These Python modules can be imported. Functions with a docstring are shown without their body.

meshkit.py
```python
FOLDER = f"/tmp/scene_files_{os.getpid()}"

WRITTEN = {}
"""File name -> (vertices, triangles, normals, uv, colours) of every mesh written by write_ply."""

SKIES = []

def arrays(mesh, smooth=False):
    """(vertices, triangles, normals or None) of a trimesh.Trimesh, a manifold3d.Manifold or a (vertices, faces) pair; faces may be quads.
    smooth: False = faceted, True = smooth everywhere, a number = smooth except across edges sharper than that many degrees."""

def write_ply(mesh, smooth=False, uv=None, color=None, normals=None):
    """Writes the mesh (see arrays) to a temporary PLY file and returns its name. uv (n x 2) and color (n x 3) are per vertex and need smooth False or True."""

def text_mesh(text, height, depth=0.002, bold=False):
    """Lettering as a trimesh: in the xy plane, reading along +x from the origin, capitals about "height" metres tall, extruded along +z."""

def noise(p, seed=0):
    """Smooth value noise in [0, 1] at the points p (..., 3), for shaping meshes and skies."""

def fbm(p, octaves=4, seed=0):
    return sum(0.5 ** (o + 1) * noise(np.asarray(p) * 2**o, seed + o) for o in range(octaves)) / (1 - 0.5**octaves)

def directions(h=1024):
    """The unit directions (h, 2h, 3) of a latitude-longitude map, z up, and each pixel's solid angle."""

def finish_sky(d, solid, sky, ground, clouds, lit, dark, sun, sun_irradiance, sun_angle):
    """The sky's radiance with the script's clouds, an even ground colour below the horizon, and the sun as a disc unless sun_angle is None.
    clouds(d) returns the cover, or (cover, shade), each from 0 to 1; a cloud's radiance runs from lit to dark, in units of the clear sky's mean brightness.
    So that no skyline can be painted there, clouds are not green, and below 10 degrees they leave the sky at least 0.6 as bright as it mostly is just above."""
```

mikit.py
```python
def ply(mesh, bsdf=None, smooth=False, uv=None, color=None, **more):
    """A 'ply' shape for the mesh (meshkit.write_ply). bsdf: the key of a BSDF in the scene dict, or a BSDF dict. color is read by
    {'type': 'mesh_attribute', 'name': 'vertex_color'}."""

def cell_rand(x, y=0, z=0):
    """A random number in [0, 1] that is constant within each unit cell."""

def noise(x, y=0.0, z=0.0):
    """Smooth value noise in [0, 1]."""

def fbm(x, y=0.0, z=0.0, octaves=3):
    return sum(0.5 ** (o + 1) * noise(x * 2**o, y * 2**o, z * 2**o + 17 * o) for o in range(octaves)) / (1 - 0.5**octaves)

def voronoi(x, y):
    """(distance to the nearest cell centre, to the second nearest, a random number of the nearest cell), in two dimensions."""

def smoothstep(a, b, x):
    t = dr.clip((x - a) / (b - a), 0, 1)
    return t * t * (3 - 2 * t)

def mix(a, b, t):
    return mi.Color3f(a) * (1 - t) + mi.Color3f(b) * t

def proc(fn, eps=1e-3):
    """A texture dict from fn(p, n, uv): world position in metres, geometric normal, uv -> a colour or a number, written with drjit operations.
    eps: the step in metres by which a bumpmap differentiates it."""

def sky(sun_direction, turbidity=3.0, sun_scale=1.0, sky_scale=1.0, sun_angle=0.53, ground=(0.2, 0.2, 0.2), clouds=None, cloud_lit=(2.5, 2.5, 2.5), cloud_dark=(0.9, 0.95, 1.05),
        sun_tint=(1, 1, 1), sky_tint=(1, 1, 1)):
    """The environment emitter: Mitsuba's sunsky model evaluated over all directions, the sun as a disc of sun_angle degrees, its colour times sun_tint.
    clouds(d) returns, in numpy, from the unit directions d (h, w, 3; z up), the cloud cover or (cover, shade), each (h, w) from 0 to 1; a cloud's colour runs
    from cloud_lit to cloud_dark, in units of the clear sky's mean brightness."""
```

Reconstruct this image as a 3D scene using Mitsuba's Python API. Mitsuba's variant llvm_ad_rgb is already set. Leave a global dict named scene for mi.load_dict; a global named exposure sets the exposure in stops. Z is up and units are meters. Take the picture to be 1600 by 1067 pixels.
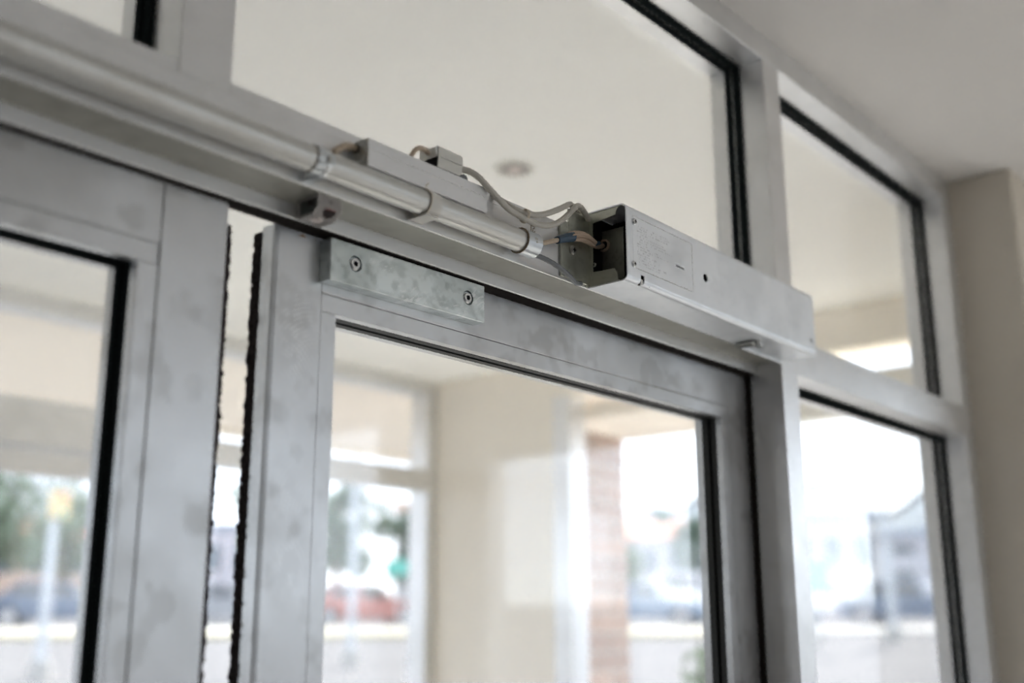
import math
import numpy as np
import trimesh
import mitsuba as mi
import drjit as dr
import manifold3d as m3
from shapely.geometry import Polygon, box as sbox, Point
from shapely.ops import unary_union
import mikit, meshkit
from mikit import proc, noise, fbm, smoothstep, mix

T = mi.ScalarTransform4f
rng = np.random.default_rng(7)
Z0 = 2.12          # height of the underside of the door header above the floor; meshes are built around z = 0 there

# ------------------------------------------------------------------ camera, sky, exposure
CAM = np.array([-0.4438, -0.7220, -0.3677 + Z0])
FWD = np.array([0.73853, 0.62815, 0.24495])
UP = np.array([-0.18532, -0.16018, 0.96953])
scene, labels = {}, {}
scene['camera'] = {'type': 'thinlens', 'fov': 48.97, 'fov_axis': 'x', 'near_clip': 0.05, 'far_clip': 2000.0,
                   'aperture_radius': 0.0088, 'focus_distance': 1.21,
                   'to_world': T().look_at(origin=CAM.tolist(), target=(CAM + FWD).tolist(), up=UP.tolist())}


def clouds(d):
    n = meshkit.fbm(d * np.array([3.0, 3.0, 7.0]), 4, seed=3)
    return np.clip(0.55 + 0.9 * (n - 0.4), 0.35, 1.0), np.clip((n - 0.45) * 1.2, 0, 0.5)


scene['sky'] = mikit.sky((0.80, 0.18, 0.80), turbidity=4.0, sun_scale=0.75, sky_scale=1.1, clouds=clouds, sun_tint=(0.84, 0.97, 1.20),
                         cloud_lit=(1.80, 1.88, 2.0), cloud_dark=(1.45, 1.52, 1.64), ground=(0.3, 0.3, 0.29))
exposure = 3.63


# ------------------------------------------------------------------ materials
def C(r, g, b): return {'type': 'rgb', 'value': [r, g, b]}


def mat(key, **kw):
    two = kw.pop('two', True)
    d = {'type': 'principled', **kw}
    scene[key] = {'type': 'twosided', 'bsdf': d} if two else d
    return key


def plain(key, col, rough=0.5, metallic=0.0, spec=0.5, **kw):
    return mat(key, base_color=C(*col), roughness=rough, metallic=metallic, **({} if metallic > 0.9 else {'specular': spec}), **kw)


def smudge(base, dark, k, amount, streak=0.0):
    """brushed or anodised metal with cloudy wipe marks and faint drawn grain"""
    def fn(p, n, uv):
        a = fbm(p.x * k, p.y * k, p.z * k * 0.8, 4)
        b = fbm(p.x * k * 5 + 3, p.y * k * 5, p.z * k * 5, 3)
        t = smoothstep(0.40, 0.68, a) * 0.75 + smoothstep(0.5, 0.75, b) * 0.35
        if streak:
            t = t + streak * (noise(p.x * 900, p.y * 900, p.z * 4) - 0.5)
        return mix(base, dark, dr.clip(t * amount, 0, 1))
    return proc(fn)


def rough_map(lo, hi, k):
    return proc(lambda p, n, uv: lo + (hi - lo) * fbm(p.x * k + 9, p.y * k, p.z * k, 3))


def hand_marks(p):
    """oily hand prints wiped across the right door stile: bundles of fine curved lines inside soft patches"""
    s = mi.Float(0)
    for cx, cz, r, ax, az in ((0.172, 2.02, 0.022, 0.20, 1.98), (0.176, 1.985, 0.016, 0.15, 1.95), (0.170, 1.86, 0.018, 0.23, 1.84), (0.178, 1.80, 0.02, 0.14, 1.78)):
        q = dr.exp(-(dr.square((p.x - cx) / r) + dr.square((p.z - cz) / (r * 1.3))))
        rad = dr.sqrt(dr.square(p.x - ax) + dr.square(p.z - az))
        s = s + q * (0.5 + 0.5 * dr.sin(rad * 1500)) * smoothstep(0.35, 0.6, noise(p.x * 160, p.z * 160, cx * 50))
    return s


def leaf_color(p, n, uv):
    a = fbm(p.x * 9, p.y * 9, p.z * 6, 4)
    b = fbm(p.x * 38 + 3, p.y * 38, p.z * 30, 3)
    t = smoothstep(0.40, 0.68, a) * 0.6 + smoothstep(0.52, 0.74, b) * 0.45
    c = mix((0.64, 0.65, 0.66), (0.43, 0.43, 0.425), dr.clip(t * 1.15, 0, 1))
    return c + 0.10 * hand_marks(p)


mat('aluminium', base_color=smudge((0.80, 0.80, 0.80), (0.68, 0.68, 0.67), 6, 0.7), roughness=rough_map(0.33, 0.44, 14), metallic=0.75, specular=0.5)
mat('door_aluminium', base_color=proc(leaf_color), roughness=rough_map(0.28, 0.42, 25), metallic=0.75, specular=0.5)
mat('galvanised', base_color=smudge((0.90, 0.93, 0.96), (0.76, 0.79, 0.82), 16, 0.8, 0.25), roughness=rough_map(0.32, 0.44, 22), metallic=0.42, specular=0.5)
mat('chassis_steel', base_color=smudge((0.52, 0.53, 0.46), (0.34, 0.35, 0.29), 28, 1.0), roughness=rough_map(0.32, 0.5, 40), metallic=0.85, specular=0.5)


def zinc_color(p, n, uv):
    a = fbm(p.x * 22, p.y * 22, p.z * 22, 3)
    f = fbm(p.x * 110, p.y * 110, p.z * 110, 3)
    sw = noise((p.x + p.z * 0.8) * 160 + 7 * a, (p.z - p.x * 0.5) * 520 + 12 * a, p.y * 20)
    t = smoothstep(0.30, 0.72, a) * 0.55 + smoothstep(0.40, 0.75, f) * 0.5
    c = mix((0.74, 0.80, 0.80), (0.38, 0.43, 0.42), dr.clip(t, 0, 1))
    return mix(c, (0.92, 0.94, 0.94), smoothstep(0.62, 0.85, sw) * smoothstep(0.45, 0.65, noise(p.x * 30, p.z * 30, 4.0)) * 0.6)


mat('zinc_plate', base_color=proc(zinc_color), roughness=rough_map(0.24, 0.40, 60), metallic=0.85, specular=0.5)
mat('conduit_steel', base_color=smudge((0.60, 0.595, 0.57), (0.53, 0.515, 0.475), 20, 0.6), roughness=0.38, metallic=0.55, specular=0.5)
mat('shaded_soffit', base_color=smudge((0.40, 0.395, 0.345), (0.30, 0.295, 0.25), 12, 0.9), roughness=rough_map(0.36, 0.5, 20), metallic=0.3, specular=0.4)  # dull olive metal, darkened to carry the shade under the header
plain('bright_steel', (0.70, 0.72, 0.73), 0.22, 0.95)
plain('dull_steel', (0.40, 0.40, 0.37), 0.35, 0.9)
plain('raceway_paint', (0.74, 0.74, 0.735), 0.4, 0.3)
plain('strap_steel', (0.56, 0.59, 0.61), 0.32, 0.75)
scene['gasket_black'] = {'type': 'twosided', 'bsdf': {'type': 'diffuse', 'reflectance': C(0.010, 0.013, 0.013)}}
mat('gasket_grey', base_color=C(0.028, 0.030, 0.028), roughness=0.5, specular=0.2)
plain('seal_gap_dark', (0.016, 0.013, 0.011), 0.8, spec=0.08)
mat('chassis_shaded', base_color=smudge((0.30, 0.31, 0.27), (0.17, 0.18, 0.15), 40, 1.0), roughness=0.42, metallic=0.8, specular=0.5)  # darker copy of the chassis steel, shade put into its colour
plain('black_plastic', (0.012, 0.012, 0.012), 0.35)
plain('brush_black', (0.018, 0.014, 0.013), 0.95, spec=0.1)
plain('cavity_black', (0.01, 0.01, 0.01), 0.9, spec=0.1)
plain('white_plastic', (0.62, 0.61, 0.56), 0.35)
plain('grey_plastic', (0.27, 0.25, 0.235), 0.3)
plain('pale_edge', (0.62, 0.60, 0.57), 0.3)
plain('lens_milky', (0.62, 0.55, 0.52), 0.25)
plain('lens_dark', (0.014, 0.008, 0.008), 0.35, spec=0.2)
plain('panel_dark', (0.045, 0.055, 0.05), 0.4, spec=0.3)
plain('lens_red', (0.25, 0.03, 0.03), 0.3)
plain('cable_grey', (0.46, 0.435, 0.38), 0.42)
plain('cable_tan', (0.42, 0.33, 0.24), 0.45)
plain('sleeve_tan', (0.40, 0.30, 0.22), 0.6)
plain('cable_slate', (0.13, 0.14, 0.145), 0.35)
plain('tape_navy', (0.02, 0.05, 0.085), 0.35)
plain('wire_orange', (0.5, 0.16, 0.07), 0.4)
plain('tie_clear', (0.60, 0.54, 0.43), 0.3)
plain('collar_clear', (0.60, 0.58, 0.53), 0.35)
plain('mark_brown', (0.20, 0.16, 0.11), 0.7)
plain('rust', (0.30, 0.17, 0.06), 0.8)
scene['glass'] = {'type': 'thindielectric', 'int_ior': 1.52}


def plaster(a, b, k): return proc(lambda p, n, uv: mix(a, b, fbm(p.x * k, p.y * k, p.z * k, 3)))


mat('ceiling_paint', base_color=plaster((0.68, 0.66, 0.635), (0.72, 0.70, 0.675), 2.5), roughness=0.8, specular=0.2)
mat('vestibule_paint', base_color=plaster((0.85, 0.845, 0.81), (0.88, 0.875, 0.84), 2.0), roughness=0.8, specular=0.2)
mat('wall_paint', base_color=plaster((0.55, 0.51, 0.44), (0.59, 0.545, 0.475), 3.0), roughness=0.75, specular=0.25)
plain('canopy_paint', (0.84, 0.78, 0.70), 0.8, spec=0.2)
plain('beam_paint', (0.88, 0.86, 0.80), 0.6)
plain('lobby_dark', (0.20, 0.185, 0.165), 0.7)
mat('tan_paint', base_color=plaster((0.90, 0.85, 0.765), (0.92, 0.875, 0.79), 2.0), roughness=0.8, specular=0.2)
mat('floor_tile', base_color=proc(lambda p, n, uv: mix((0.60, 0.59, 0.56), (0.52, 0.51, 0.49), fbm(p.x * 6, p.y * 6, 0, 3))), roughness=0.5, specular=0.3)
mat('lobby_tile', base_color=proc(lambda p, n, uv: mix((0.23, 0.22, 0.21), (0.19, 0.185, 0.178), fbm(p.x * 6 + 4, p.y * 6, 0, 3))), roughness=0.5, specular=0.3)
plain('grout', (0.38, 0.37, 0.35), 0.8)
plain('mortar', (0.55, 0.53, 0.50), 0.9)
for i, c in enumerate(((0.40, 0.30, 0.25), (0.45, 0.33, 0.27), (0.36, 0.27, 0.23))): plain(f'brick_{i}', c, 0.85, spec=0.2)
mat('asphalt', base_color=plaster((0.13, 0.13, 0.132), (0.16, 0.16, 0.16), 0.6), roughness=0.9, specular=0.15)
plain('concrete', (0.44, 0.435, 0.41), 0.85, spec=0.2)
plain('curb_paint', (0.40, 0.37, 0.26), 0.8, spec=0.2)
plain('roof_membrane', (0.4, 0.4, 0.4), 0.9)
plain('pole_metal', (0.55, 0.58, 0.60), 0.45, 0.3)
plain('signal_yellow', (0.85, 0.66, 0.34), 0.5)
plain('teal_sign', (0.10, 0.42, 0.36), 0.5)
plain('bark', (0.16, 0.12, 0.09), 0.9)
for i, c in enumerate(((0.20, 0.26, 0.19), (0.25, 0.30, 0.21), (0.17, 0.24, 0.19))):
    scene[f'leaf_{i}'] = {'type': 'twosided', 'bsdf': {'type': 'diffuse', 'reflectance': C(*c)}}
for k, c in dict(car_navy=(0.07, 0.11, 0.18), car_silver=(0.55, 0.57, 0.60), car_white=(0.80, 0.80, 0.80), car_red=(0.38, 0.15, 0.13), car_blue=(0.16, 0.22, 0.30), car_grey=(0.22, 0.23, 0.25)).items():
    mat(k, base_color=C(*c), roughness=0.3, metallic=0.2, clearcoat=1.0, clearcoat_gloss=0.95, specular=0.5)
plain('car_glass', (0.03, 0.035, 0.04), 0.06, spec=0.9)
plain('chrome', (0.9, 0.9, 0.9), 0.16, 1.0)
plain('tyre', (0.03, 0.03, 0.03), 0.8)
plain('rim', (0.6, 0.6, 0.62), 0.25, 0.9)
plain('headlamp', (0.85, 0.85, 0.85), 0.08, 0.6)
plain('tail_lamp', (0.5, 0.04, 0.03), 0.2)
plain('stucco_white', (0.56, 0.55, 0.535), 0.85)
plain('stucco_peach', (0.70, 0.52, 0.42), 0.85)
plain('stucco_grey', (0.52, 0.52, 0.56), 0.85)
plain('roof_red', (0.48, 0.24, 0.17), 0.85)
plain('roof_slate', (0.32, 0.36, 0.42), 0.85)
plain('window_dark', (0.10, 0.13, 0.16), 0.15, spec=0.8)
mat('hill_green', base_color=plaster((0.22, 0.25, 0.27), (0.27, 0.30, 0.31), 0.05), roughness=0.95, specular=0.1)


# ------------------------------------------------------------------ mesh helpers
def tm(mf):
    m = mf.to_mesh()
    return trimesh.Trimesh(np.array(m.vert_properties)[:, :3], np.array(m.tri_verts), process=False)


def hull(pts): return m3.Manifold.hull_points(np.asarray(pts, float))


def mbox(x0, x1, y0, y1, z0, z1, b=0.0006):
    """a box with chamfered edges, as a Manifold"""
    b = min(b, 0.45 * min(x1 - x0, y1 - y0, z1 - z0))
    P = []
    for x, sx in ((x0, 1), (x1, -1)):
        for y, sy in ((y0, 1), (y1, -1)):
            for z, sz in ((z0, 1), (z1, -1)):
                P += [(x, y + sy * b, z + sz * b), (x + sx * b, y, z + sz * b), (x + sx * b, y + sy * b, z)]
    return hull(P)


def bx(*a, **k): return tm(mbox(*a, **k))


def cat(*ms): return trimesh.util.concatenate([tm(m) if isinstance(m, m3.Manifold) else m for m in ms])


def prism(poly, h, axis):
    """a shapely polygon extruded: axis 'x': poly in (y, z); 'y': poly in (x, z); 'z': poly in (x, y); from 0 to h along the axis"""
    m = trimesh.creation.extrude_polygon(poly, h, engine='earcut')
    v = np.array(m.vertices)
    if axis == 'x': v = v[:, [2, 0, 1]]
    if axis == 'y':
        v = v[:, [0, 2, 1]]
        return trimesh.Trimesh(v, m.faces[:, ::-1], process=False)
    return trimesh.Trimesh(v, m.faces, process=False)


def px(poly, x0, x1):
    m = prism(poly, x1 - x0, 'x'); m.apply_translation([x0, 0, 0]); return m


def py(poly, y0, y1):
    m = prism(poly, y1 - y0, 'y'); m.apply_translation([0, y0, 0]); return m


def cyl(p0, p1, r, n=32, r1=None):
    p0, p1 = np.asarray(p0, float), np.asarray(p1, float)
    L = np.linalg.norm(p1 - p0)
    mf = m3.Manifold.cylinder(L, r, r if r1 is None else r1, n)
    m = tm(mf)
    m.apply_transform(trimesh.geometry.align_vectors([0, 0, 1], (p1 - p0) / L))
    m.apply_translation(p0)
    return m


def lathe(profile, p0, axis, n=36):
    """profile of (radius, height) turned about the axis through p0"""
    m = trimesh.creation.revolve(np.array(profile, float), sections=n)
    m.fix_normals()
    m.apply_transform(trimesh.geometry.align_vectors([0, 0, 1], axis))
    m.apply_translation(p0)
    return m


def spline(pts, n=60):
    from scipy.interpolate import CubicSpline
    pts = np.asarray(pts, float)
    t = np.concatenate([[0], np.cumsum(np.linalg.norm(np.diff(pts, axis=0), axis=1))])
    return CubicSpline(t, pts)(np.linspace(0, t[-1], n))


def tube(pts, r, sides=14, n=60, flat=1.0):
    P = spline(pts, n)
    tan = np.gradient(P, axis=0); tan /= np.linalg.norm(tan, axis=1, keepdims=True)
    u = np.cross(tan[0], [0.1, 0.3, 1.0]); u /= np.linalg.norm(u)
    V, F = [], []
    r = np.broadcast_to(r, (len(P),))
    for i in range(len(P)):
        u = u - tan[i] * (u @ tan[i]); u /= np.linalg.norm(u)
        w = np.cross(tan[i], u)
        a = np.arange(sides) / sides * 2 * np.pi
        V.append(P[i] + r[i] * (np.cos(a)[:, None] * u + flat * np.sin(a)[:, None] * w))
    V = np.vstack(V)
    for i in range(len(P) - 1):
        for k in range(sides):
            a, b = i * sides + k, i * sides + (k + 1) % sides
            F += [(a, b, b + sides), (a, b + sides, a + sides)]
    V = np.vstack([V, P[0], P[-1]])
    for k in range(sides):
        F += [(len(V) - 2, (k + 1) % sides, k), (len(V) - 1, (len(P) - 1) * sides + k, (len(P) - 1) * sides + (k + 1) % sides)]
    m = trimesh.Trimesh(V, np.array(F), process=False)
    return m


def numbered(name):
    used = lambda k: k in scene or k in labels or any(s.startswith(k + '__') for s in scene)
    if not used(name): return name
    i = 1
    while used(f'{name}_{i:03d}'): i += 1
    return f'{name}_{i:03d}'


def obj(name, mesh, m, parent=None, smooth=False, label=None, kind=None):
    key = numbered(f'{parent}__{name}' if parent else name)
    mesh = tm(mesh) if isinstance(mesh, m3.Manifold) else mesh.copy()
    mesh.apply_translation([0, 0, Z0])
    scene[key] = mikit.ply(mesh, m, smooth=smooth)
    d = {}
    if label: d['label'] = label
    if kind: d['kind'] = kind
    if d: labels[key] = d
    return key


def thing(name, label=None, cat_=None, group=None, kind=None):
    key = numbered(name)
    d = {}
    if label: d['label'] = label
    if cat_: d['category'] = cat_
    if group: d['group'] = group
    if kind: d['kind'] = kind
    labels[key] = d
    return key


def solo(name, label, cat_, mesh, m, smooth=False, group=None):
    key = obj(name, mesh, m, None, smooth)
    labels[key] = {'label': label, 'category': cat_, **({'group': group} if group else {})}
    return key


FLOOR = -Z0
CEIL = 0.519          # lobby ceiling
VCEIL = 0.610         # vestibule ceiling

# ------------------------------------------------------------------ the room
k = thing('floor', 'pale square floor tiles of the lobby and vestibule', kind='structure')
obj('base', bx(-4, 2.95, -6, 2.6, FLOOR - 0.1, FLOOR - 0.004, b=0.002), 'grout', k)
TS = 0.6
first = None
for i in range(-6, 5):
    for j in range(-10, 5):
        x0, y0 = i * TS, j * TS
        x1, y1 = min(x0 + TS, 2.84), min(y0 + TS, 2.5)
        if x1 - x0 < 0.05 or y1 - y0 < 0.05: continue
        obj('tile', bx(max(x0, -3.99) + 0.002, x1 - 0.002, y0 + 0.002, y1 - 0.002, FLOOR - 0.012, FLOOR, b=0.001), 'floor_tile' if y0 > -0.1 else 'lobby_tile', k)
obj('ceiling', bx(-4, 2.95, -6, 0.02, CEIL, CEIL + 0.3, b=0.002), 'ceiling_paint', None, kind='structure')
labels['ceiling']['label'] = 'smooth grey-beige plaster ceiling of the lobby'
obj('ceiling_vestibule', bx(-4, 2.95, 0.02, 2.60, VCEIL, VCEIL + 0.21, b=0.002), 'vestibule_paint', None, kind='structure')
labels['ceiling_vestibule']['label'] = 'cream plaster ceiling of the vestibule behind the glass'
kb = thing('wall_back', 'dark back wall of the lobby around an added window', kind='structure')
obj('spandrel', bx(-4, 2.95, -6.15, -6, FLOOR, -1.80, b=0.002), 'lobby_dark', kb)
obj('lintel', bx(-4, 2.95, -6.15, -6, 0.49, CEIL, b=0.002), 'lobby_dark', kb)
for x0, x1 in ((-4.0, -1.16), (2.5, 2.95)):
    obj('pier', bx(x0, x1, -6.15, -6, -1.80, 0.49, b=0.002), 'lobby_dark', kb)
obj('wall_left', bx(-4.15, -4, -6.15, 2.6, FLOOR, VCEIL, b=0.002), 'lobby_dark', None, kind='structure')
# right-hand outer wall of lobby and vestibule (x = 2.85), with long glazed openings
XR = 2.85
kw = thing('wall_right', 'tan plastered outer wall around the side glazing', kind='structure')
obj('pier', bx(XR, XR + 0.12, -2.62, -2.10, FLOOR, CEIL, b=0.002), 'wall_paint', kw)
obj('pier', bx(XR, XR + 0.12, -0.30, 0.32, FLOOR, VCEIL, b=0.002), 'tan_paint', kw)
obj('pier', bx(XR, XR + 0.12, 1.88, 2.488, FLOOR, VCEIL, b=0.002), 'tan_paint', kw)
obj('bulkhead', bx(XR, XR + 0.12, 0.32, 1.88, 0.472, VCEIL, b=0.002), 'tan_paint', kw)
obj('bulkhead', bx(XR, XR + 0.12, -2.10, -0.30, 0.30, CEIL, b=0.002), 'vestibule_paint', kw)
# pilaster at the right end of the screen
obj('wall_front', bx(1.797, XR, -0.122, 0.10, FLOOR, CEIL, b=0.004), 'wall_paint', None, kind='structure')
labels['wall_front'] = {'kind': 'structure', 'label': 'beige plaster pilaster at the right end of the glazed screen'}
obj('wall_front', bx(-4, -1.60, -0.02, 0.10, FLOOR, VCEIL, b=0.002), 'wall_paint', None, kind='structure')
obj('wall_header', bx(-1.6, 1.80, 0.0, 0.12, CEIL, VCEIL + 0.1, b=0.001), 'vestibule_paint', None, kind='structure')

# ------------------------------------------------------------------ inner glazed screen (window_1)
FD = 0.094            # frame depth
GY = (0.0407, 0.0505, 0.0565, 0.0648)     # gasket, pane, gasket
W = thing('window_1', 'clear anodised aluminium screen with transom lights above the entrance doors', kind='structure')
AL = 'aluminium'
BAYS = [(-1.55, -0.85), (-0.80, 0.0), (0.05, 1.0), (1.05, 1.752)]


def pane_with_gasket(parent, x0, x1, z0, z1, ys=GY, gw=0.009, label=None, gmat='gasket_black'):
    """a pane in plane y with the black gasket round it, front and back"""
    pn = obj('pane', trimesh.Trimesh(*quad(x0, x1, (ys[1] + ys[2]) / 2, z0, z1), process=False), 'glass', parent, label=label)
    for a, b in ((ys[0], ys[1]), (ys[2], ys[3])):
        f = m3.Manifold.cube([x1 - x0, b - a, z1 - z0]).translate([x0, a, z0]) - m3.Manifold.cube([x1 - x0 - 2 * gw, b - a + 1, z1 - z0 - 2 * gw]).translate([x0 + gw, a - 0.5, z0 + gw])
        obj('gasket', f, gmat, parent)
    return pn


def quad(x0, x1, y, z0, z1):
    return np.array([[x0, y, z0], [x1, y, z0], [x1, y, z1], [x0, y, z1]], float), np.array([[0, 1, 2], [0, 2, 3]])


# mullions
obj('mullion', bx(0.0, 0.05, 0, FD, 0.0552, 0.476, b=0.0008), AL, W)
obj('mullion', bx(1.0, 1.05, 0, FD, FLOOR, 0.476, b=0.0008), AL, W)
obj('mullion', bx(-0.85, -0.80, 0, FD, FLOOR, 0.476, b=0.0008), AL, W)
obj('jamb', bx(1.752, 1.7975, 0, FD, FLOOR, 0.476, b=0.0008), AL, W)
obj('jamb', bx(-1.60, -1.55, 0, FD, FLOOR, 0.476, b=0.0008), AL, W)
obj('head_rail', bx(-1.60, 1.7975, 0, FD, 0.476, CEIL, b=0.0008), AL, W)
# door header: hollow bar with a stop lip underneath
hp = Polygon([(0, 0.0006), (0.0006, 0), (0.0398, 0), (0.0398, -0.0142), (0.0404, -0.0148), (0.0570, -0.0148), (0.0576, -0.0142), (0.0576, 0.010), (FD, 0.010), (FD, 0.0552), (0, 0.0552)])
obj('door_header', px(hp, -0.80, 1.0), AL, W)
obj('soffit_shade', bx(-0.7995, 0.9995, 0.0012, 0.0397, -0.0005, 0.0002, b=0.0002), 'shaded_soffit', W, label='added olive grey strip under the header with the soffit shade in its colour')  # added strip, its darker colour stands in for soffit shade
obj('stop_seal', px(Polygon([(0.0425, -0.0148), (0.0595, -0.0148), (0.0598, -0.0160), (0.0590, -0.0162), (0.0430, -0.0156)]), 0.0905, 0.9995), 'seal_gap_dark', W, label='dark rubber seal under the stop lip')
obj('stop_seal', px(Polygon([(0.0425, -0.0148), (0.0494, -0.0148), (0.0496, -0.0160), (0.0430, -0.0156)]), -0.7995, 0.0905), 'seal_gap_dark', W)
for x0, x1 in BAYS[1:3]:
    obj('glazing_bead', bx(x0 + 0.0003, x1 - 0.0003, 0.0004, FD, 0.0556, 0.0658, b=0.0004), AL, W)
for x0, x1, in (BAYS[0], BAYS[3]):
    obj('transom_rail', bx(x0, x1, 0.0, FD, -0.014, 0.031, b=0.0008), AL, W)
    obj('glazing_bead', bx(x0 + 0.0003, x1 - 0.0003, 0.0004, FD, 0.0314, 0.0415, b=0.0004), AL, W)
    obj('sill_rail', bx(x0, x1, 0.0, FD, FLOOR, FLOOR + 0.12, b=0.0008), AL, W)
labels_panes = {1: 'transom pane over the left door', 2: 'transom pane over the right door', 3: 'transom pane at the right end'}
for i, (x0, x1) in enumerate(BAYS):
    zb = 0.0658 if i in (1, 2) else 0.0415
    pane_with_gasket(W, x0, x1, zb, 0.476, gw=0.005)
for i in (0, 3):
    pane_with_gasket(W, BAYS[i][0], BAYS[i][1], FLOOR + 0.12, -0.014, gw=0.005)

# ------------------------------------------------------------------ doors
DM = 'door_aluminium'
DY0, DY1 = 0.060, 0.105
DBOT = FLOOR + 0.012
DG = (0.0705, 0.0790, 0.0850, 0.0938)


def brush(x, y, z0, z1, side, seed, length, gap=0.0018):
    """pile seal: a dense strip of bristles with an uneven edge"""
    r = np.random.default_rng(seed)
    n = int((z1 - z0) / 0.0022)
    V, F = [], []
    zs = np.linspace(z0, z1, n)
    for i, z in enumerate(zs):
        L = length + r.normal(0, 0.0006)
        for y0 in (y, y + gap, y + 2 * gap):
            l = L + r.normal(0, 0.0006)
            dz = r.normal(0, 0.0006)
            b = len(V)
            V += [(x, y0, z - 0.0016), (x, y0 + 1.1 * gap, z - 0.0016), (x, y0 + 1.1 * gap, z + 0.0018), (x + side * l, y0 + 0.001, z + dz)]
            F += [(b, b + 1, b + 3), (b + 1, b + 2, b + 3), (b + 2, b, b + 3)]
            b = len(V)
            l *= 0.92
            V += [(x, y0, z - 0.0018), (x, y0 + 1.1 * gap, z - 0.0018), (x + side * l, y0 + 1.1 * gap, z - 0.0018), (x + side * l, y0, z - 0.0018),
                  (x, y0, z + 0.0018), (x, y0 + 1.1 * gap, z + 0.0018), (x + side * l, y0 + 1.1 * gap, z + 0.0018), (x + side * l, y0, z + 0.0018)]
            F += [(b, b + 2, b + 1), (b, b + 3, b + 2), (b + 4, b + 5, b + 6), (b + 4, b + 6, b + 7), (b + 2, b + 3, b + 7), (b + 2, b + 7, b + 6), (b, b + 4, b + 7), (b, b + 7, b + 3), (b + 1, b + 2, b + 6), (b + 1, b + 6, b + 5)]
    return trimesh.Trimesh(np.array(V), np.array(F), process=False)


def rounded_nose(x_edge, x_in, side):
    """stile section in (x, y): a rounded lip and a groove on the meeting edge"""
    e = side
    P = [(x_in, DY0), (x_edge + e * 0.0042, DY0), (x_edge + e * 0.0036, DY0 + 0.0014), (x_edge + e * 0.0024, DY0 + 0.0014), (x_edge + e * 0.0018, DY0 + 0.0002), (x_edge + e * 0.0006, DY0 + 0.0008),
         (x_edge, DY0 + 0.0024), (x_edge, DY0 + 0.0180), (x_edge + e * 0.0140, DY0 + 0.0180), (x_edge + e * 0.0140, DY1), (x_in, DY1)]
    p = Polygon(P)
    return p if p.exterior.is_ccw else Polygon(P[::-1])


def section(poly, z0, z1):
    m = prism(poly, z1 - z0, 'z'); m.apply_translation([0, 0, z0]); return m


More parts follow.
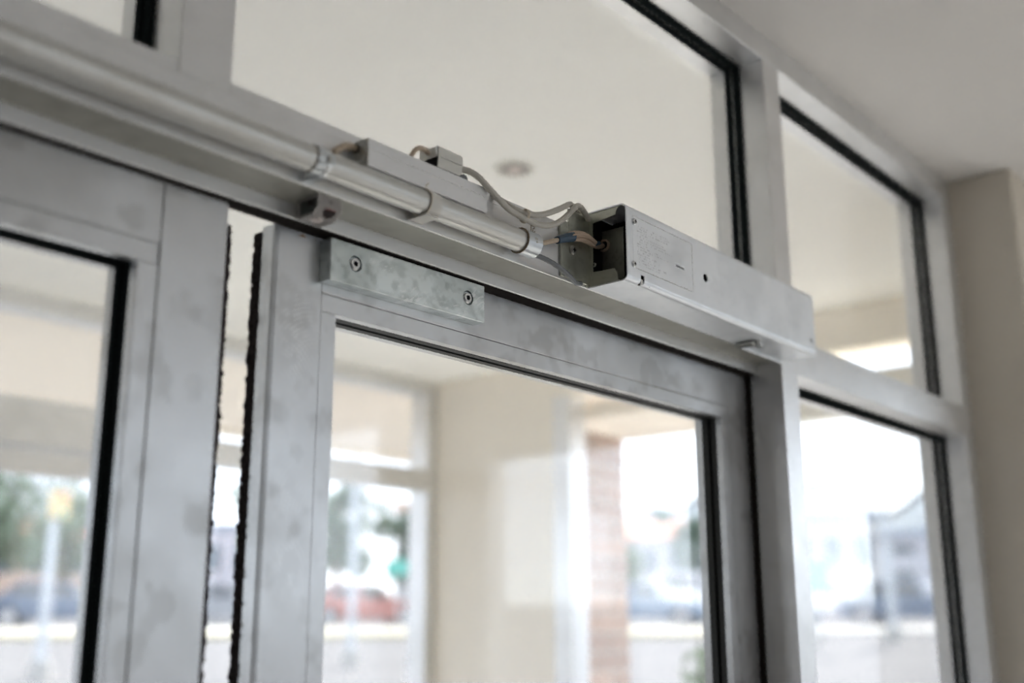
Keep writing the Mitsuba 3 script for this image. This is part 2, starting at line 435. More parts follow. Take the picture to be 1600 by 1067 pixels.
# left door (hangs 10 mm nearer the room than the right one)
D1 = thing('door_1', 'aluminium framed glass door, the left leaf of the pair', kind='structure')
ZT1 = -0.0163
LY = -0.010
L0, L1, LG = DY0 + LY, DY1 + LY, tuple(v + LY for v in DG)
obj('stile', bx(0.0272, 0.0898, L0, L1, DBOT, ZT1, b=0.0007), DM, D1)
obj('stile', bx(-0.790, -0.726, L0, L1, DBOT, ZT1, b=0.0007), DM, D1)
obj('top_rail', bx(-0.7255, 0.0266, L0, L1, -0.0688, ZT1, b=0.0007), DM, D1)
obj('bottom_rail', bx(-0.7255, 0.0266, L0, L1, DBOT, DBOT + 0.25, b=0.0007), DM, D1)
obj('glazing_bead', bx(-0.7255, 0.0257, L0 + 0.0003, LG[0], -0.0866, -0.0694, b=0.0005), DM, D1)
obj('glazing_bead', bx(0.0083, 0.0265, L0 + 0.0003, LG[0], DBOT + 0.25, -0.0870, b=0.0005), DM, D1)
obj('glazing_bead', bx(-0.7255, -0.707, L0 + 0.0003, LG[0], DBOT + 0.25, -0.0870, b=0.0005), DM, D1)
obj('back_bead', bx(-0.7255, 0.0257, LG[3], L1, -0.0866, -0.0694, b=0.0005), DM, D1)
obj('back_bead', bx(0.0083, 0.0265, LG[3], L1, DBOT + 0.25, -0.0870, b=0.0005), DM, D1)
pane_with_gasket(D1, -0.724, 0.0250, DBOT + 0.23, -0.0696, ys=LG, gw=0.0170)
obj('pile_seal', brush(0.0898, 0.066, -1.30, -0.030, 1, 5, 0.0160), 'brush_black', D1, label='dark fuzzy pile seal along the meeting edge', kind='stuff')

# right door
D2 = thing('door_2', 'aluminium framed glass door, the right leaf of the pair with the zinc plate', kind='structure')
ZT2 = -0.0152
obj('stile', section(rounded_nose(0.1470, 0.2029, 1), DBOT, ZT2), DM, D2)
obj('stile', section(rounded_nose(1.0170, 0.9492, -1), DBOT, ZT2), DM, D2)
obj('top_rail', bx(0.2034, 0.9487, DY0, DY1, -0.0678, ZT2, b=0.0006), DM, D2)
obj('bottom_rail', bx(0.2034, 0.9487, DY0, DY1, DBOT, DBOT + 0.25, b=0.0006), DM, D2)
obj('glazing_bead', bx(0.2034, 0.9485, DY0 + 0.0003, DG[0], -0.0854, -0.0684, b=0.0005), DM, D2)
obj('glazing_bead', bx(0.2034, 0.2222, DY0 + 0.0003, DG[0], DBOT + 0.25, -0.0858, b=0.0005), DM, D2)
obj('glazing_bead', bx(0.9290, 0.9485, DY0 + 0.0003, DG[0], DBOT + 0.25, -0.0858, b=0.0005), DM, D2)
obj('back_bead', bx(0.2034, 0.9485, DG[3], DY1, -0.0854, -0.0684, b=0.0005), DM, D2)
obj('back_bead', bx(0.2034, 0.2222, DG[3], DY1, DBOT + 0.25, -0.0858, b=0.0005), DM, D2)
obj('back_bead', bx(0.9290, 0.9485, DG[3], DY1, DBOT + 0.25, -0.0858, b=0.0005), DM, D2)
pane_with_gasket(D2, 0.205, 0.947, DBOT + 0.23, -0.0690, ys=DG, gw=0.0168, gmat='gasket_grey')
obj('pile_seal', brush(0.1610, 0.0783, -1.30, -0.0205, -1, 6, 0.0152, 0.0042), 'brush_black', D2, label='dark fuzzy pile seal along the meeting edge', kind='stuff')
# rust bloom on the top corner
rr = np.random.default_rng(3)
obj('rust_spot', cat(*[trimesh.creation.icosphere(1, 1).apply_transform(np.diag([0.0012 * s, 0.0004, 0.0008 * s, 1])).apply_translation([0.1795 + dx, DY0, -0.0196 + dz]) for s, dx, dz in zip(rr.uniform(0.6, 1.4, 9), rr.normal(0, 0.0042, 9), rr.normal(0, 0.0007, 9))]), 'rust', D2, label='small rust bloom near the top corner', smooth=True)

# ------------------------------------------------------------------ zinc plate on the right door
P = thing('door_plate', 'thick zinc-plated steel plate with two socket bolts on the top of the right door', 'metal plate')
PY = 0.0445


def rot_plate(m):
    m = tm(m) if isinstance(m, m3.Manifold) else m
    a = math.radians(-0.45)
    m.apply_transform(trimesh.transformations.rotation_matrix(a, [0, 1, 0], [0.306, PY, -0.038]))
    return m


plate = mbox(0.1992, 0.4128, PY, DY0, -0.0582, -0.0172, b=0.0008)
BOLTS = ((0.2302, -0.0360), (0.3868, -0.0357))
for bx_, bz in BOLTS:
    plate = plate - m3.Manifold.cylinder(0.006, 0.0079, 0.0079, 40).rotate([90, 0, 0]).translate([bx_, PY + 0.0055, bz])
obj('plate', rot_plate(plate), 'zinc_plate', P, smooth=25)
for bx_, bz in BOLTS:
    head = m3.Manifold.cylinder(0.0042, 0.0065, 0.0065, 40) + m3.Manifold.cylinder(0.0014, 0.0065, 0.0052, 40).translate([0, 0, 0.0042])
    head = head - m3.Manifold.cylinder(0.01, 0.0030, 0.0030, 6).translate([0, 0, 0.002])
    head = head.rotate([90, 0, 0]).translate([bx_, PY + 0.0053, bz])
    b = obj('bolt', rot_plate(head), 'bright_steel', P, smooth=25, label='socket head bolt')
    sk = m3.Manifold.cylinder(0.0012, 0.0033, 0.0033, 6).rotate([90, 0, 0]).translate([bx_, PY + 0.0040, bz])
    obj('socket', rot_plate(sk), 'cavity_black', b)

# ------------------------------------------------------------------ conduit along the header
PR, PZ, PYC = 0.01172, 0.0174, -0.0157
AX = [1, 0, 0]
K = thing('conduit_pipe', 'galvanised steel conduit clamped along the door header', 'pipe')
obj('pipe', lathe([(0, 0), (PR, 0), (PR, 1.2), (0, 1.2)], [-0.785, PYC, PZ], AX, 48), 'conduit_steel', K, smooth=30)
# one-hole strap with a sleeve shoulder and screw
st = obj('strap', cat(lathe([(PR + 0.0001, 0), (PR + 0.0013, 0), (PR + 0.0014, 0.0095), (PR + 0.0001, 0.0095), (PR + 0.0001, 0)], [0.1215, PYC, PZ], AX, 48),
                      m3.Manifold.hull_points(np.array([(0.1220, PYC - 0.0127, PZ - 0.007), (0.1220, PYC - 0.0127, PZ + 0.008), (0.1390, PYC - 0.0129, PZ - 0.004), (0.1390, PYC - 0.0129, PZ + 0.004),
                                                         (0.1220, PYC - 0.0105, PZ - 0.007), (0.1220, PYC - 0.0105, PZ + 0.008), (0.1390, PYC - 0.0105, PZ - 0.004), (0.1390, PYC - 0.0105, PZ + 0.004)])),
                      bx(0.1225, 0.1310, PYC - 0.004, -0.0002, PZ + 0.0105, PZ + 0.0132), bx(0.1290, 0.1375, PYC - 0.004, -0.0002, PZ - 0.0139, PZ - 0.0112)), 'strap_steel', K, smooth=30, label='steel strap with a screw')
obj('screw', lathe([(0, 0), (0.0030, 0), (0.0030, 0.0010), (0.0018, 0.0022), (0, 0.0024)], [0.1322, PYC - 0.0127, PZ - 0.0010], [0, -1, 0], 20), 'dull_steel', st, smooth=30)
obj('strap_shoulder', lathe([(PR + 0.0001, 0), (PR + 0.0008, 0.0002), (PR + 0.0007, 0.0042), (PR + 0.0001, 0.0045), (PR + 0.0001, 0)], [0.1335, PYC, PZ], AX, 48), 'bright_steel', K, smooth=30)
obj('joint_ring', lathe([(PR, 0), (PR + 0.0004, 0), (PR + 0.0004, 0.0012), (PR, 0.0012), (PR, 0)], [0.1200, PYC, PZ], AX, 48), 'mark_brown', K, smooth=30)
# clear plastic collar held by a thin tie
co = obj('collar', lathe([(PR + 0.0001, 0), (PR + 0.0014, 0.0003), (PR + 0.0015, 0.008), (PR + 0.0009, 0.0145), (PR + 0.0001, 0.0148), (PR + 0.0001, 0)], [0.2575, PYC, PZ], AX, 48), 'collar_clear', K, smooth=30, label='yellowed clear plastic collar')
obj('tie', cat(lathe([(PR + 0.0010, 0), (PR + 0.0022, 0.0003), (PR + 0.0022, 0.0011), (PR + 0.0010, 0.0014), (PR + 0.0010, 0)], [0.2560, PYC, PZ], AX, 48), tube([(0.2566, PYC - 0.004, PZ + 0.0118), (0.2568, PYC - 0.005, PZ + 0.0155), (0.2585, PYC - 0.006, PZ + 0.0180)], 0.0008, 8, 12)), 'tie_clear', co, smooth=30)
obj('tab', bx(0.2545, 0.2720, PYC - 0.0075, -0.0003, PZ - 0.0142, PZ - 0.0122, b=0.0005), 'collar_clear', co)
# end bushing
eb = obj('end_bushing', lathe([(PR + 0.0001, 0), (PR + 0.0016, 0.0001), (PR + 0.0018, 0.0225), (PR + 0.0008, 0.0240), (PR - 0.0020, 0.0240), (PR - 0.0022, 0.0100)], [0.3985, PYC, PZ], AX, 48), 'strap_steel', K, smooth=30, label='bright steel end bushing')
obj('ring', lathe([(PR + 0.0004, 0), (PR + 0.0021, 0), (PR + 0.0021, 0.0010), (PR + 0.0004, 0.0010), (PR + 0.0004, 0)], [0.3978, PYC, PZ], AX, 48), 'mark_brown', eb, smooth=30)
obj('crimp', cat(bx(0.4085, 0.4125, PYC - 0.0139, PYC - 0.012, PZ + 0.0005, PZ + 0.0030, b=0.0003), bx(0.4100, 0.4130, PYC - 0.0139, PYC - 0.012, PZ - 0.0025, PZ - 0.0008, b=0.0003)), 'dull_steel', eb)
obj('bore', lathe([(0, 0), (PR - 0.0023, 0), (PR - 0.0023, 0.001), (0, 0.001)], [0.4145, PYC, PZ], AX, 32), 'cavity_black', eb)

# ------------------------------------------------------------------ raceway above the conduit
R = thing('wiring_raceway', 'grey metal wiring duct with an open left end on top of the conduit', 'wiring duct')
outer = sbox(-0.0208, 0.0300, -0.0002, 0.0563)
inner = sbox(-0.0196, 0.0312, -0.0014, 0.0551)
obj('cover', px(outer.difference(inner), 0.1833, 0.3420), 'raceway_paint', R)
cap = outer.difference(Point(-0.0055, 0.0495).buffer(0.0036))
obj('end_cap', px(cap, 0.1822, 0.1833), 'dull_steel', R)
obj('seam', bx(0.1835, 0.3415, -0.0210, -0.0206, 0.0462, 0.0465, b=0.0001), 'dull_steel', R)
obj('bushing_ring', lathe([(0.0034, 0), (0.0046, 0), (0.0046, 0.0012), (0.0034, 0.0012), (0.0034, 0)], [0.1812, -0.0055, 0.0495], AX, 24), 'black_plastic', R, smooth=30)
obj('knockout_ring', lathe([(0.0082, 0), (0.0087, 0), (0.0087, 0.0004), (0.0082, 0.0004), (0.0082, 0)], [0.1819, -0.0100, 0.0440], AX, 32), 'galvanised', R, smooth=30)

# connector block on the raceway
B = thing('cable_connector', 'small pale two-part cable connector block sitting on the wiring duct', 'connector')
BY0, BY1, BY2 = -0.0200, 0.0040, 0.0120
upper = m3.Manifold.hull_points(np.array([(0.2735, BY0, 0.0693), (0.3075, BY0, 0.0693), (0.3075, BY0, 0.0785), (0.3060, BY0 + 0.002, 0.0805), (0.2748, BY0 + 0.002, 0.0805), (0.2735, BY0, 0.0785),
                                 (0.2735, BY1, 0.0693), (0.3075, BY1, 0.0693), (0.3075, BY1, 0.0810), (0.2735, BY1, 0.0810)]))
obj('lid', upper, 'white_plastic', B)
obj('lip', bx(0.2722, 0.2742, BY0 + 0.001, BY0 + 0.0035, 0.0693, 0.0800, b=0.0004), 'bright_steel', B)
lower = m3.Manifold.hull_points(np.array([(0.2728, BY0, 0.0577), (0.3035, BY0, 0.0577), (0.3062, BY0, 0.0610), (0.3070, BY0, 0.0688), (0.2736, BY0, 0.0688), (0.2728, BY2, 0.0577), (0.3062, BY2, 0.0577), (0.3070, BY2, 0.0688), (0.2736, BY2, 0.0688)]))
obj('base', lower, 'white_plastic', B)
obj('open_end', m3.Manifold.hull_points(np.array([(0.2722, BY0 + 0.001, 0.0582), (0.2729, BY0 + 0.001, 0.0582), (0.2728, BY0 + 0.001, 0.0684), (0.2737, BY0 + 0.001, 0.0684), (0.2722, BY2, 0.0582), (0.2729, BY2, 0.0582), (0.2728, BY2, 0.0680), (0.2737, BY2, 0.0680)])), 'cavity_black', B)
obj('clip', bx(0.2810, 0.3090, BY1 + 0.0002, BY1 + 0.0110, 0.0690, 0.0885, b=0.0015), 'collar_clear', B, label='yellowed clear plastic clip')
obj('foot', cat(bx(0.2700, 0.3100, BY0 + 0.0005, BY1, 0.0563, 0.0577, b=0.0004), tm(m3.Manifold.cylinder(0.012, 0.0052, 0.0052, 32).rotate([90, 0, 0]).translate([0.3120, -0.0060, 0.0575]) ^ m3.Manifold.cube([0.1, 0.1, 0.1]).translate([0.26, -0.05, 0.0563]))), 'cable_slate', B, smooth=30)

# cables
solo('cable', 'short tan cable running out of the left end of the wiring duct', 'cable',
     tube([(0.1900, -0.0055, 0.0495), (0.1815, -0.0055, 0.0495), (0.1720, -0.0080, 0.0480), (0.1600, -0.0120, 0.0420), (0.1500, -0.0125, 0.0330)], 0.0030), 'cable_tan', True)
solo('cable', 'tan cable looping from the wiring duct into the connector block', 'cable',
     tube([(0.2385, -0.0165, 0.0530), (0.2395, -0.0175, 0.0580), (0.2445, -0.0170, 0.0655), (0.2530, -0.0150, 0.0715), (0.2620, -0.0120, 0.0735), (0.2710, -0.0090, 0.0735)], 0.0024), 'cable_tan', True)
cg = 'grey cables draped from the connector to the operator box'
solo('cable', 'grey cable sagging from the connector block to the tie and into the operator box', 'cable',
     tube([(0.3060, -0.0150, 0.0672), (0.3130, -0.0185, 0.0672), (0.3240, -0.0230, 0.0640), (0.3380, -0.0250, 0.0560), (0.3545, -0.0245, 0.0490), (0.3720, -0.0225, 0.0437), (0.3880, -0.0210, 0.0420), (0.4010, -0.0215, 0.0405), (0.4180, -0.0215, 0.0402), (0.4370, -0.0215, 0.0430), (0.4640, -0.0205, 0.0568), (0.4850, -0.0190, 0.0745), (0.5000, -0.0160, 0.0850), (0.5150, -0.0120, 0.0850), (0.5300, -0.0080, 0.0790)], 0.0033, n=110), 'cable_grey', True)
solo('cable', 'grey cable from behind the header, arching above its twin into the operator box', 'cable',
     tube([(0.3700, 0.0100, 0.0700), (0.3780, -0.0060, 0.0590), (0.3920, -0.0160, 0.0495), (0.4060, -0.0175, 0.0490), (0.4230, -0.0190, 0.0515), (0.4420, -0.0200, 0.0590), (0.4680, -0.0185, 0.0730), (0.4880, -0.0130, 0.0840), (0.5040, -0.0050, 0.0890), (0.5180, -0.0010, 0.0880), (0.5320, 0.0030, 0.0830)], 0.0033, n=90), 'cable_grey', True)
solo('cable_tie', 'thin clear tie binding the two grey cables together', 'cable tie',
     cat(*[tube([(x0 + 0.0065 * math.cos(a) * 0 + 0.0010 * math.sin(a), -0.0195 + 0.0056 * math.cos(a), 0.0446 + 0.0074 * math.sin(a)) for a in np.linspace(0, 2 * math.pi, 18)], 0.0008, 8, 40) for x0 in (0.4020, 0.4040)]), 'tie_clear', True)
solo('cable', 'short tan flat cable leaving the conduit end below the dark tape', 'cable',
     tube([(0.4120, -0.0150, 0.0195), (0.4280, -0.0160, 0.0215), (0.4430, -0.0180, 0.0270), (0.4570, -0.0195, 0.0325), (0.4680, -0.0200, 0.0370)], 0.0032, flat=0.75), 'cable_tan', True)
S = thing('cable_bundle', 'taped bundle of tan sleeved wires curving into the open end of the operator box', 'cable bundle')
obj('navy_tape', tube([(0.4570, -0.0195, 0.0325), (0.4660, -0.0200, 0.0365), (0.4750, -0.0205, 0.0400), (0.4830, -0.0208, 0.0428)], np.linspace(0.0042, 0.0056, 60)), 'tape_navy', S, True, label='navy blue tape')
for i, (dy, dz) in enumerate(((0.0030, 0.0018), (-0.0030, 0.0012), (0.0002, -0.0026), (0.0004, 0.0044))):
    obj('sleeve', tube([(0.4760, -0.0205 + dy * .8, 0.0402 + dz * .8), (0.4870, -0.0208 + dy, 0.0440 + dz), (0.4990, -0.0205 + dy, 0.0470 + dz), (0.5110, -0.0190 + dy, 0.0482 + dz), (0.5230, -0.0165 + dy * .8, 0.0486 + dz * .8), (0.5340, -0.0135 + dy * .6, 0.0490 + dz * .6), (0.5420, -0.0110 + dy * .5, 0.0505 + dz * .5), (0.5600, -0.0060, 0.0560)], 0.0027), 'sleeve_tan', S, True)
obj('wire', tube([(0.5300, -0.0165, 0.0480), (0.5370, -0.0155, 0.0510), (0.5440, -0.0120, 0.0530), (0.5600, -0.0060, 0.0570)], 0.0026), 'tape_navy', S, True)
obj('wire', tube([(0.5360, -0.0110, 0.0535), (0.5420, -0.0095, 0.0548), (0.5600, -0.0050, 0.0575)], 0.0016), 'wire_orange', S, True, label='orange wire')
solo('cable', 'dark slate cable hanging from the conduit end to the bottom of the operator box', 'cable',
     tube([(0.4120, -0.0140, 0.0120), (0.4270, -0.0150, 0.0090), (0.4420, -0.0165, 0.0075), (0.4580, -0.0170, 0.0050), (0.4760, -0.0160, 0.0015), (0.4930, -0.0120, -0.0015), (0.5080, -0.0060, -0.0008), (0.5200, 0.0000, 0.0030)][:-1] + [(0.5200, -0.0030, 0.0020)], 0.0028), 'cable_slate', True)
# pencilled marks on the header beside the conduit end
marks = [(0.4362, 0.4375, 0.0415, 0.0490), (0.4362, 0.4430, 0.0478, 0.0488), (0.4395, 0.4430, 0.0452, 0.0459), (0.4421, 0.4430, 0.0452, 0.0488), (0.4395, 0.4404, 0.0420, 0.0448), (0.4395, 0.4436, 0.0415, 0.0422), (0.4427, 0.4436, 0.0415, 0.0436)]
obj('scribble', cat(*[bx(a, b, -0.0002, 0.0001, c, d, b=0.00005) for a, b, c, d in marks]), 'mark_brown', W, label='brown pencil scribble')

# ------------------------------------------------------------------ operator box
O = thing('door_operator', 'long galvanised door operator box with an open left end on the door header', 'door operator')
PITCH = trimesh.transformations.rotation_matrix(0.0075, [0, 1, 0], [0.535, 0, 0])


def rb(m):
    m = (tm(m) if isinstance(m, m3.Manifold) else m).copy()
    m.apply_transform(PITCH)
    return m


OX0, OX1, OF, OT = 0.5360, 0.9960, -0.0555, 0.0905
shape = sbox(OF + 0.0075, 0.0075, -0.0008, OT - 0.0075).buffer(0.0075, quad_segs=8).union(sbox(OF + 0.0075, 0, -0.0008, OT))
hollow = shape.buffer(-0.0014).union(sbox(OF + 0.014, 0.0014, 0.01, OT - 0.0014))
csec = shape.difference(hollow).intersection(sbox(-1, -1, -0.0008, 1))
cover = m3.Manifold.extrude(m3.CrossSection([np.array(csec.exterior.coords)[:-1]] + [np.array(h.coords)[:-1] for h in csec.interiors], m3.FillRule.EvenOdd), OX1 - OX0)
cover = cover.transform(np.array([[0, 0, 1, OX0], [1, 0, 0, 0], [0, 1, 0, 0]], float))
hole = lambda x, z, r: m3.Manifold.cylinder(0.02, r, r, 32).rotate([90, 0, 0]).translate([x, OF + 0.010, z])
cover = cover - hole(0.7025, 0.0425, 0.0052)
cover = cover - m3.Manifold.cube([0.0075, 0.012, 0.011]).translate([0.5618, OF - 0.004, 0.0005])
cover = cover - hole(0.9845, 0.0200, 0.0028)
cover = cover - m3.Manifold.cube([0.0180, 0.02, 0.0026]).rotate([0, 1.5, 0]).translate([0.6360, OF - 0.01, 0.0405])
obj('cover', rb(cover), 'galvanised', O, smooth=30)
obj('end_wall', rb(bx(OX1 - 0.0030, OX1 - 0.0016, OF + 0.003, -0.0006, 0.002, OT - 0.003, b=0.0003)), 'galvanised', O)
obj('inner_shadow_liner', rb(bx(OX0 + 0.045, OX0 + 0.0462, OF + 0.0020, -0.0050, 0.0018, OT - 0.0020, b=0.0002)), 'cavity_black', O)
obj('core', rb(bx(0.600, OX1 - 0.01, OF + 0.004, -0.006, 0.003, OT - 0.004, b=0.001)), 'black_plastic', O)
obj('mounting_plate', bx(0.4846, OX1 - 0.004, -0.0030, -0.0002, 0.0030, 0.0690, b=0.0006), 'chassis_steel', O)
obj('back_plate', bx(0.4990, 0.5400, -0.0040, -0.0010, 0.0560, 0.0850, b=0.0006), 'chassis_steel', O)
obj('back_plate', rb(bx(0.5385, OX1 - 0.004, -0.0042, -0.0032, 0.0020, 0.0885, b=0.0003)), 'cavity_black', O)  # black colour stands in for the dark inside the box
# end plate with its cut-out
ep = sbox(-0.0525, 0.0016, -0.0008, 0.0890)
cut = Polygon([(-0.0075, 0.0768), (-0.0395, 0.0800), (-0.0405, 0.0845), (-0.0435, 0.0880), (-0.0490, 0.0888), (-0.0530, 0.0860), (-0.0530, 0.0010), (-0.0450, 0.0018), (-0.0418, 0.0030), (-0.0402, 0.0125), (-0.0365, 0.0172), (-0.0070, 0.0185)]).buffer(-0.0010).buffer(0.0010)
ep = ep.difference(cut).difference(Point(-0.0018, 0.0805).buffer(0.0016))
ep = max(getattr(ep, 'geoms', [ep]), key=lambda g: g.area)
obj('end_plate', rb(px(ep, 0.5375, 0.5389)), 'chassis_steel', O)
obj('flange', rb(bx(0.5320, 0.5376, -0.0019, -0.0004, 0.0010, 0.0890, b=0.0004)), 'chassis_steel', O)
ib = sbox(-0.0345, 0.0110, -0.0045, 0.0735).difference(Point(-0.0080, 0.0560).buffer(0.0056))
obj('inner_plate', rb(px(ib, 0.5600, 0.5612)), 'chassis_shaded', O)  # coloured darker than the end plate to carry the shade inside
obj('hole_glint', rb(lathe([(0, 0), (0.0018, 0), (0.0012, 0.0008), (0, 0.0011)], [0.5375, -0.0040, 0.0818], [-1, 0, 0], 16)), 'bright_steel', O, smooth=30)  # bright dome added for the light showing through a small hole
gr = obj('grommet', rb(lathe([(0.0052, -0.0010), (0.0072, -0.0012), (0.0076, 0.0010), (0.0052, 0.0016), (0.0052, -0.0010)], [0.5588, -0.0080, 0.0560], AX, 32)), 'sleeve_tan', O, smooth=30)


def screw(parent, p, axis, r, m='bright_steel'):
    sc = obj('screw', rb(lathe([(0, 0), (r, 0), (r, r * .25), (r * .75, r * .55), (0, r * .6)], p, axis, 24)), m, parent, smooth=30)
    a = np.asarray(axis, float)
    q = np.asarray(p) + a * r * 0.58
    e = np.where(np.abs(a) > 0.5, 0.0004, r * 0.45)
    e2 = e.copy(); free = [i for i in range(3) if abs(a[i]) < 0.5]
    e[free[1]] = r * 0.12; e2[free[0]] = r * 0.12
    cr = cat(bx(*sum(([q[i] - e[i], q[i] + e[i]] for i in range(3)), []), b=0.00005), bx(*sum(([q[i] - e2[i], q[i] + e2[i]] for i in range(3)), []), b=0.00005))
    obj('recess', rb(cr), 'cavity_black', sc)
    return sc


screw(O, [0.5506, OF, 0.0710], [0, -1, 0], 0.0042)
screw(O, [0.5480, OF, 0.0205], [0, -1, 0], 0.0040)
screw(O, [0.5050, -0.0030, 0.0368], [0, -1, 0], 0.0058, 'dull_steel')
screw(O, [0.5372, -0.0100, 0.0265], [-1, 0, 0], 0.0026, 'dull_steel')
obj('latch_tab', rb(bx(0.5630, 0.5672, OF + 0.0008, OF + 0.0030, -0.0005, 0.0075, b=0.0005)), 'bright_steel', O)


# stamped label on the front: thin plate, raised rim, rows of worn raised print too faint to read
def label_color(p, n, uv):
    x, z = p.x - 0.55, p.z - (Z0 - 0.0002)
    row = dr.floor(z * 330)
    on = smoothstep(0.50, 0.62, noise(x * 900, row * 7.3, 2.0)) * dr.select(dr.abs(z * 330 - row - 0.5) < 0.30, 1.0, 0.0)
    long = 0.035 + 0.045 * mikit.cell_rand(row, 3.0, 1.0)
    on = on * dr.select((x > 0.006) & (x < long) & (z > 0.022) & (z < 0.069), 1.0, 0.0)
    fin = dr.exp(-(dr.square((x - 0.056) / 0.013) + dr.square((z - 0.050) / 0.014))) * (0.5 + 0.5 * dr.sin((x * 0.5 + z) * 2200)) * (0.5 + 0.5 * dr.sin((x - z * 0.4) * 1500))
    a = fbm(p.x * 18, p.y * 18, p.z * 18, 4)
    c = mix((0.88, 0.91, 0.94), (0.76, 0.79, 0.82), smoothstep(0.4, 0.68, a))
    return mix(mix(c, (0.50, 0.52, 0.54), on * 0.6), (0.9, 0.9, 0.9), fin * 0.45)


mat('stamped_label', base_color=proc(label_color), roughness=0.34, metallic=0.45, specular=0.5)
lb = sbox(0.5475, 0.0175, 0.6720, 0.0775).buffer(-0.002).buffer(0.002).difference(Point(0.5506, 0.0710).buffer(0.0046)).difference(Point(0.5480, 0.0205).buffer(0.0044)).difference(sbox(0.634, 0.039, 0.656, 0.045))
lbk = obj('label_plate', rb(py(lb, OF - 0.0003, OF + 0.0001)), 'stamped_label', O, label='stamped label plate with worn fine print')
rim = sbox(0.5470, 0.0170, 0.6725, 0.0780).buffer(-0.002).buffer(0.002)
rim = rim.difference(rim.buffer(-0.0005)).difference(Point(0.5480, 0.0205).buffer(0.0046)).difference(sbox(0.54, 0.02, 0.549, 0.076))
obj('rim', cat(*[rb(py(g, OF - 0.0005, OF + 0.0001)) for g in getattr(rim, 'geoms', [rim])]), 'dull_steel', lbk)
obj('slot_liner', rb(bx(0.6355, 0.6550, OF + 0.0016, OF + 0.0022, 0.0395, 0.0440, b=0.0002)), 'cable_slate', O)
pv = obj('spindle', rb(cat(cyl([0.8660, -0.0330, -0.006], [0.8660, -0.0330, 0.003], 0.0045, 24), bx(0.8530, 0.8680, -0.0335, -0.0065, -0.0065, -0.0022, b=0.0012))), 'dull_steel', O, smooth=30, label='dark spindle stub under the box')
obj('nut', rb(cyl([0.8690, -0.0350, -0.0085], [0.8690, -0.0350, -0.0030], 0.0042, 6)), 'bright_steel', pv)
obj('bottom_lip', rb(bx(0.8800, 0.9950, -0.0040, -0.0006, -0.0030, -0.0010, b=0.0005)), 'galvanised', O)

# ------------------------------------------------------------------ little sensor under the header
N = thing('door_sensor', 'small grey block sensor with a dark lens under the header above the door gap', 'sensor')
SX0, SX1, SY0, SY1 = 0.1500, 0.1755, 0.0045, 0.0325
body = m3.Manifold.hull_points(np.array([(x, y, z) for x in (SX0, SX1) for y, z in ((SY0, 0.0), (SY1, 0.0), (SY0, -0.0110), (SY0 + 0.0075, -0.0185), (SY1, -0.0185))]))
body = body - m3.Manifold.hull_points(np.array([(x, y, z) for x in (SX0 - 0.001, SX0 + 0.0008) for y, z in ((SY0 + 0.003, -0.003), (SY1 - 0.003, -0.003), (SY0 + 0.003, -0.0105), (SY0 + 0.008, -0.0155), (SY1 - 0.003, -0.0155))]))
obj('body', body, 'grey_plastic', N)
obj('side_panel', hull(np.array([(x, y, z) for x in (SX0 + 0.0002, SX0 + 0.0009) for y, z in ((SY0 + 0.0032, -0.0032), (SY1 - 0.0032, -0.0032), (SY0 + 0.0032, -0.0104), (SY0 + 0.008, -0.0153), (SY1 - 0.0032, -0.0153))])), 'panel_dark', N, label='dark inset side panel')
obj('side_window', bx(SX0 - 0.0001, SX0 + 0.0010, SY0 + 0.006, SY0 + 0.015, -0.0095, -0.0040, b=0.0003), 'lens_dark', N)
nrm = np.array([0, -0.707, -0.707])
lens_c = np.array([(SX0 + SX1) / 2 + 0.001, SY0 + 0.0037, -0.0147])
half = Point(0, 0).buffer(0.0066, quad_segs=10).intersection(sbox(-0.01, -0.01, 0.01, 0.0016))
dome = prism(half, 0.0007, 'z')
ex, ey, ez = np.array([1.0, 0, 0]), np.array([0, -0.707, 0.707]), nrm
Mx = np.eye(4); Mx[:3, 0], Mx[:3, 1], Mx[:3, 2], Mx[:3, 3] = ex, ey, ez, lens_c - nrm * 0.0002 + np.array([0.0005, -0.0016, 0.0016])
dome.apply_transform(Mx)
ln = obj('lens', dome, 'lens_dark', N, label='dark half-round lens')
obj('lens_rim', cat(*[tube([lens_c + np.array([-0.0058 + 0.0005, -0.0030, 0.0030]), lens_c + np.array([0.0005, -0.0030, 0.0030]), lens_c + np.array([0.0068, -0.0030, 0.0030])], 0.0004, 8, 6)]), 'lens_red', ln)
obj('lower_lens', lathe([(0, 0), (0.0062, 0), (0.0055, 0.0012), (0, 0.0020)], [0.1600, 0.0190, -0.0183], [0, 0, -1], 28), 'lens_milky', N, smooth=30, label='milky round lens')
E1 = [(SX0, SY0, -0.0004), (SX1, SY0, -0.0004), (SX1, SY0, -0.0110), (SX0, SY0, -0.0110), (SX1, SY0 + 0.0075, -0.0185), (SX0, SY0 + 0.0075, -0.0185), (SX0, SY1, -0.0185)]
obj('edge_rim', cat(*[cyl(E1[i], E1[j], 0.00045, 8) for i, j in ((0, 1), (1, 2), (0, 3), (2, 4), (3, 5), (5, 6))]), 'pale_edge', N)
obj('front_mark', bx(0.1615, 0.1650, SY0 - 0.0002, SY0 + 0.0002, -0.0060, -0.0045, b=0.0001), 'black_plastic', N)

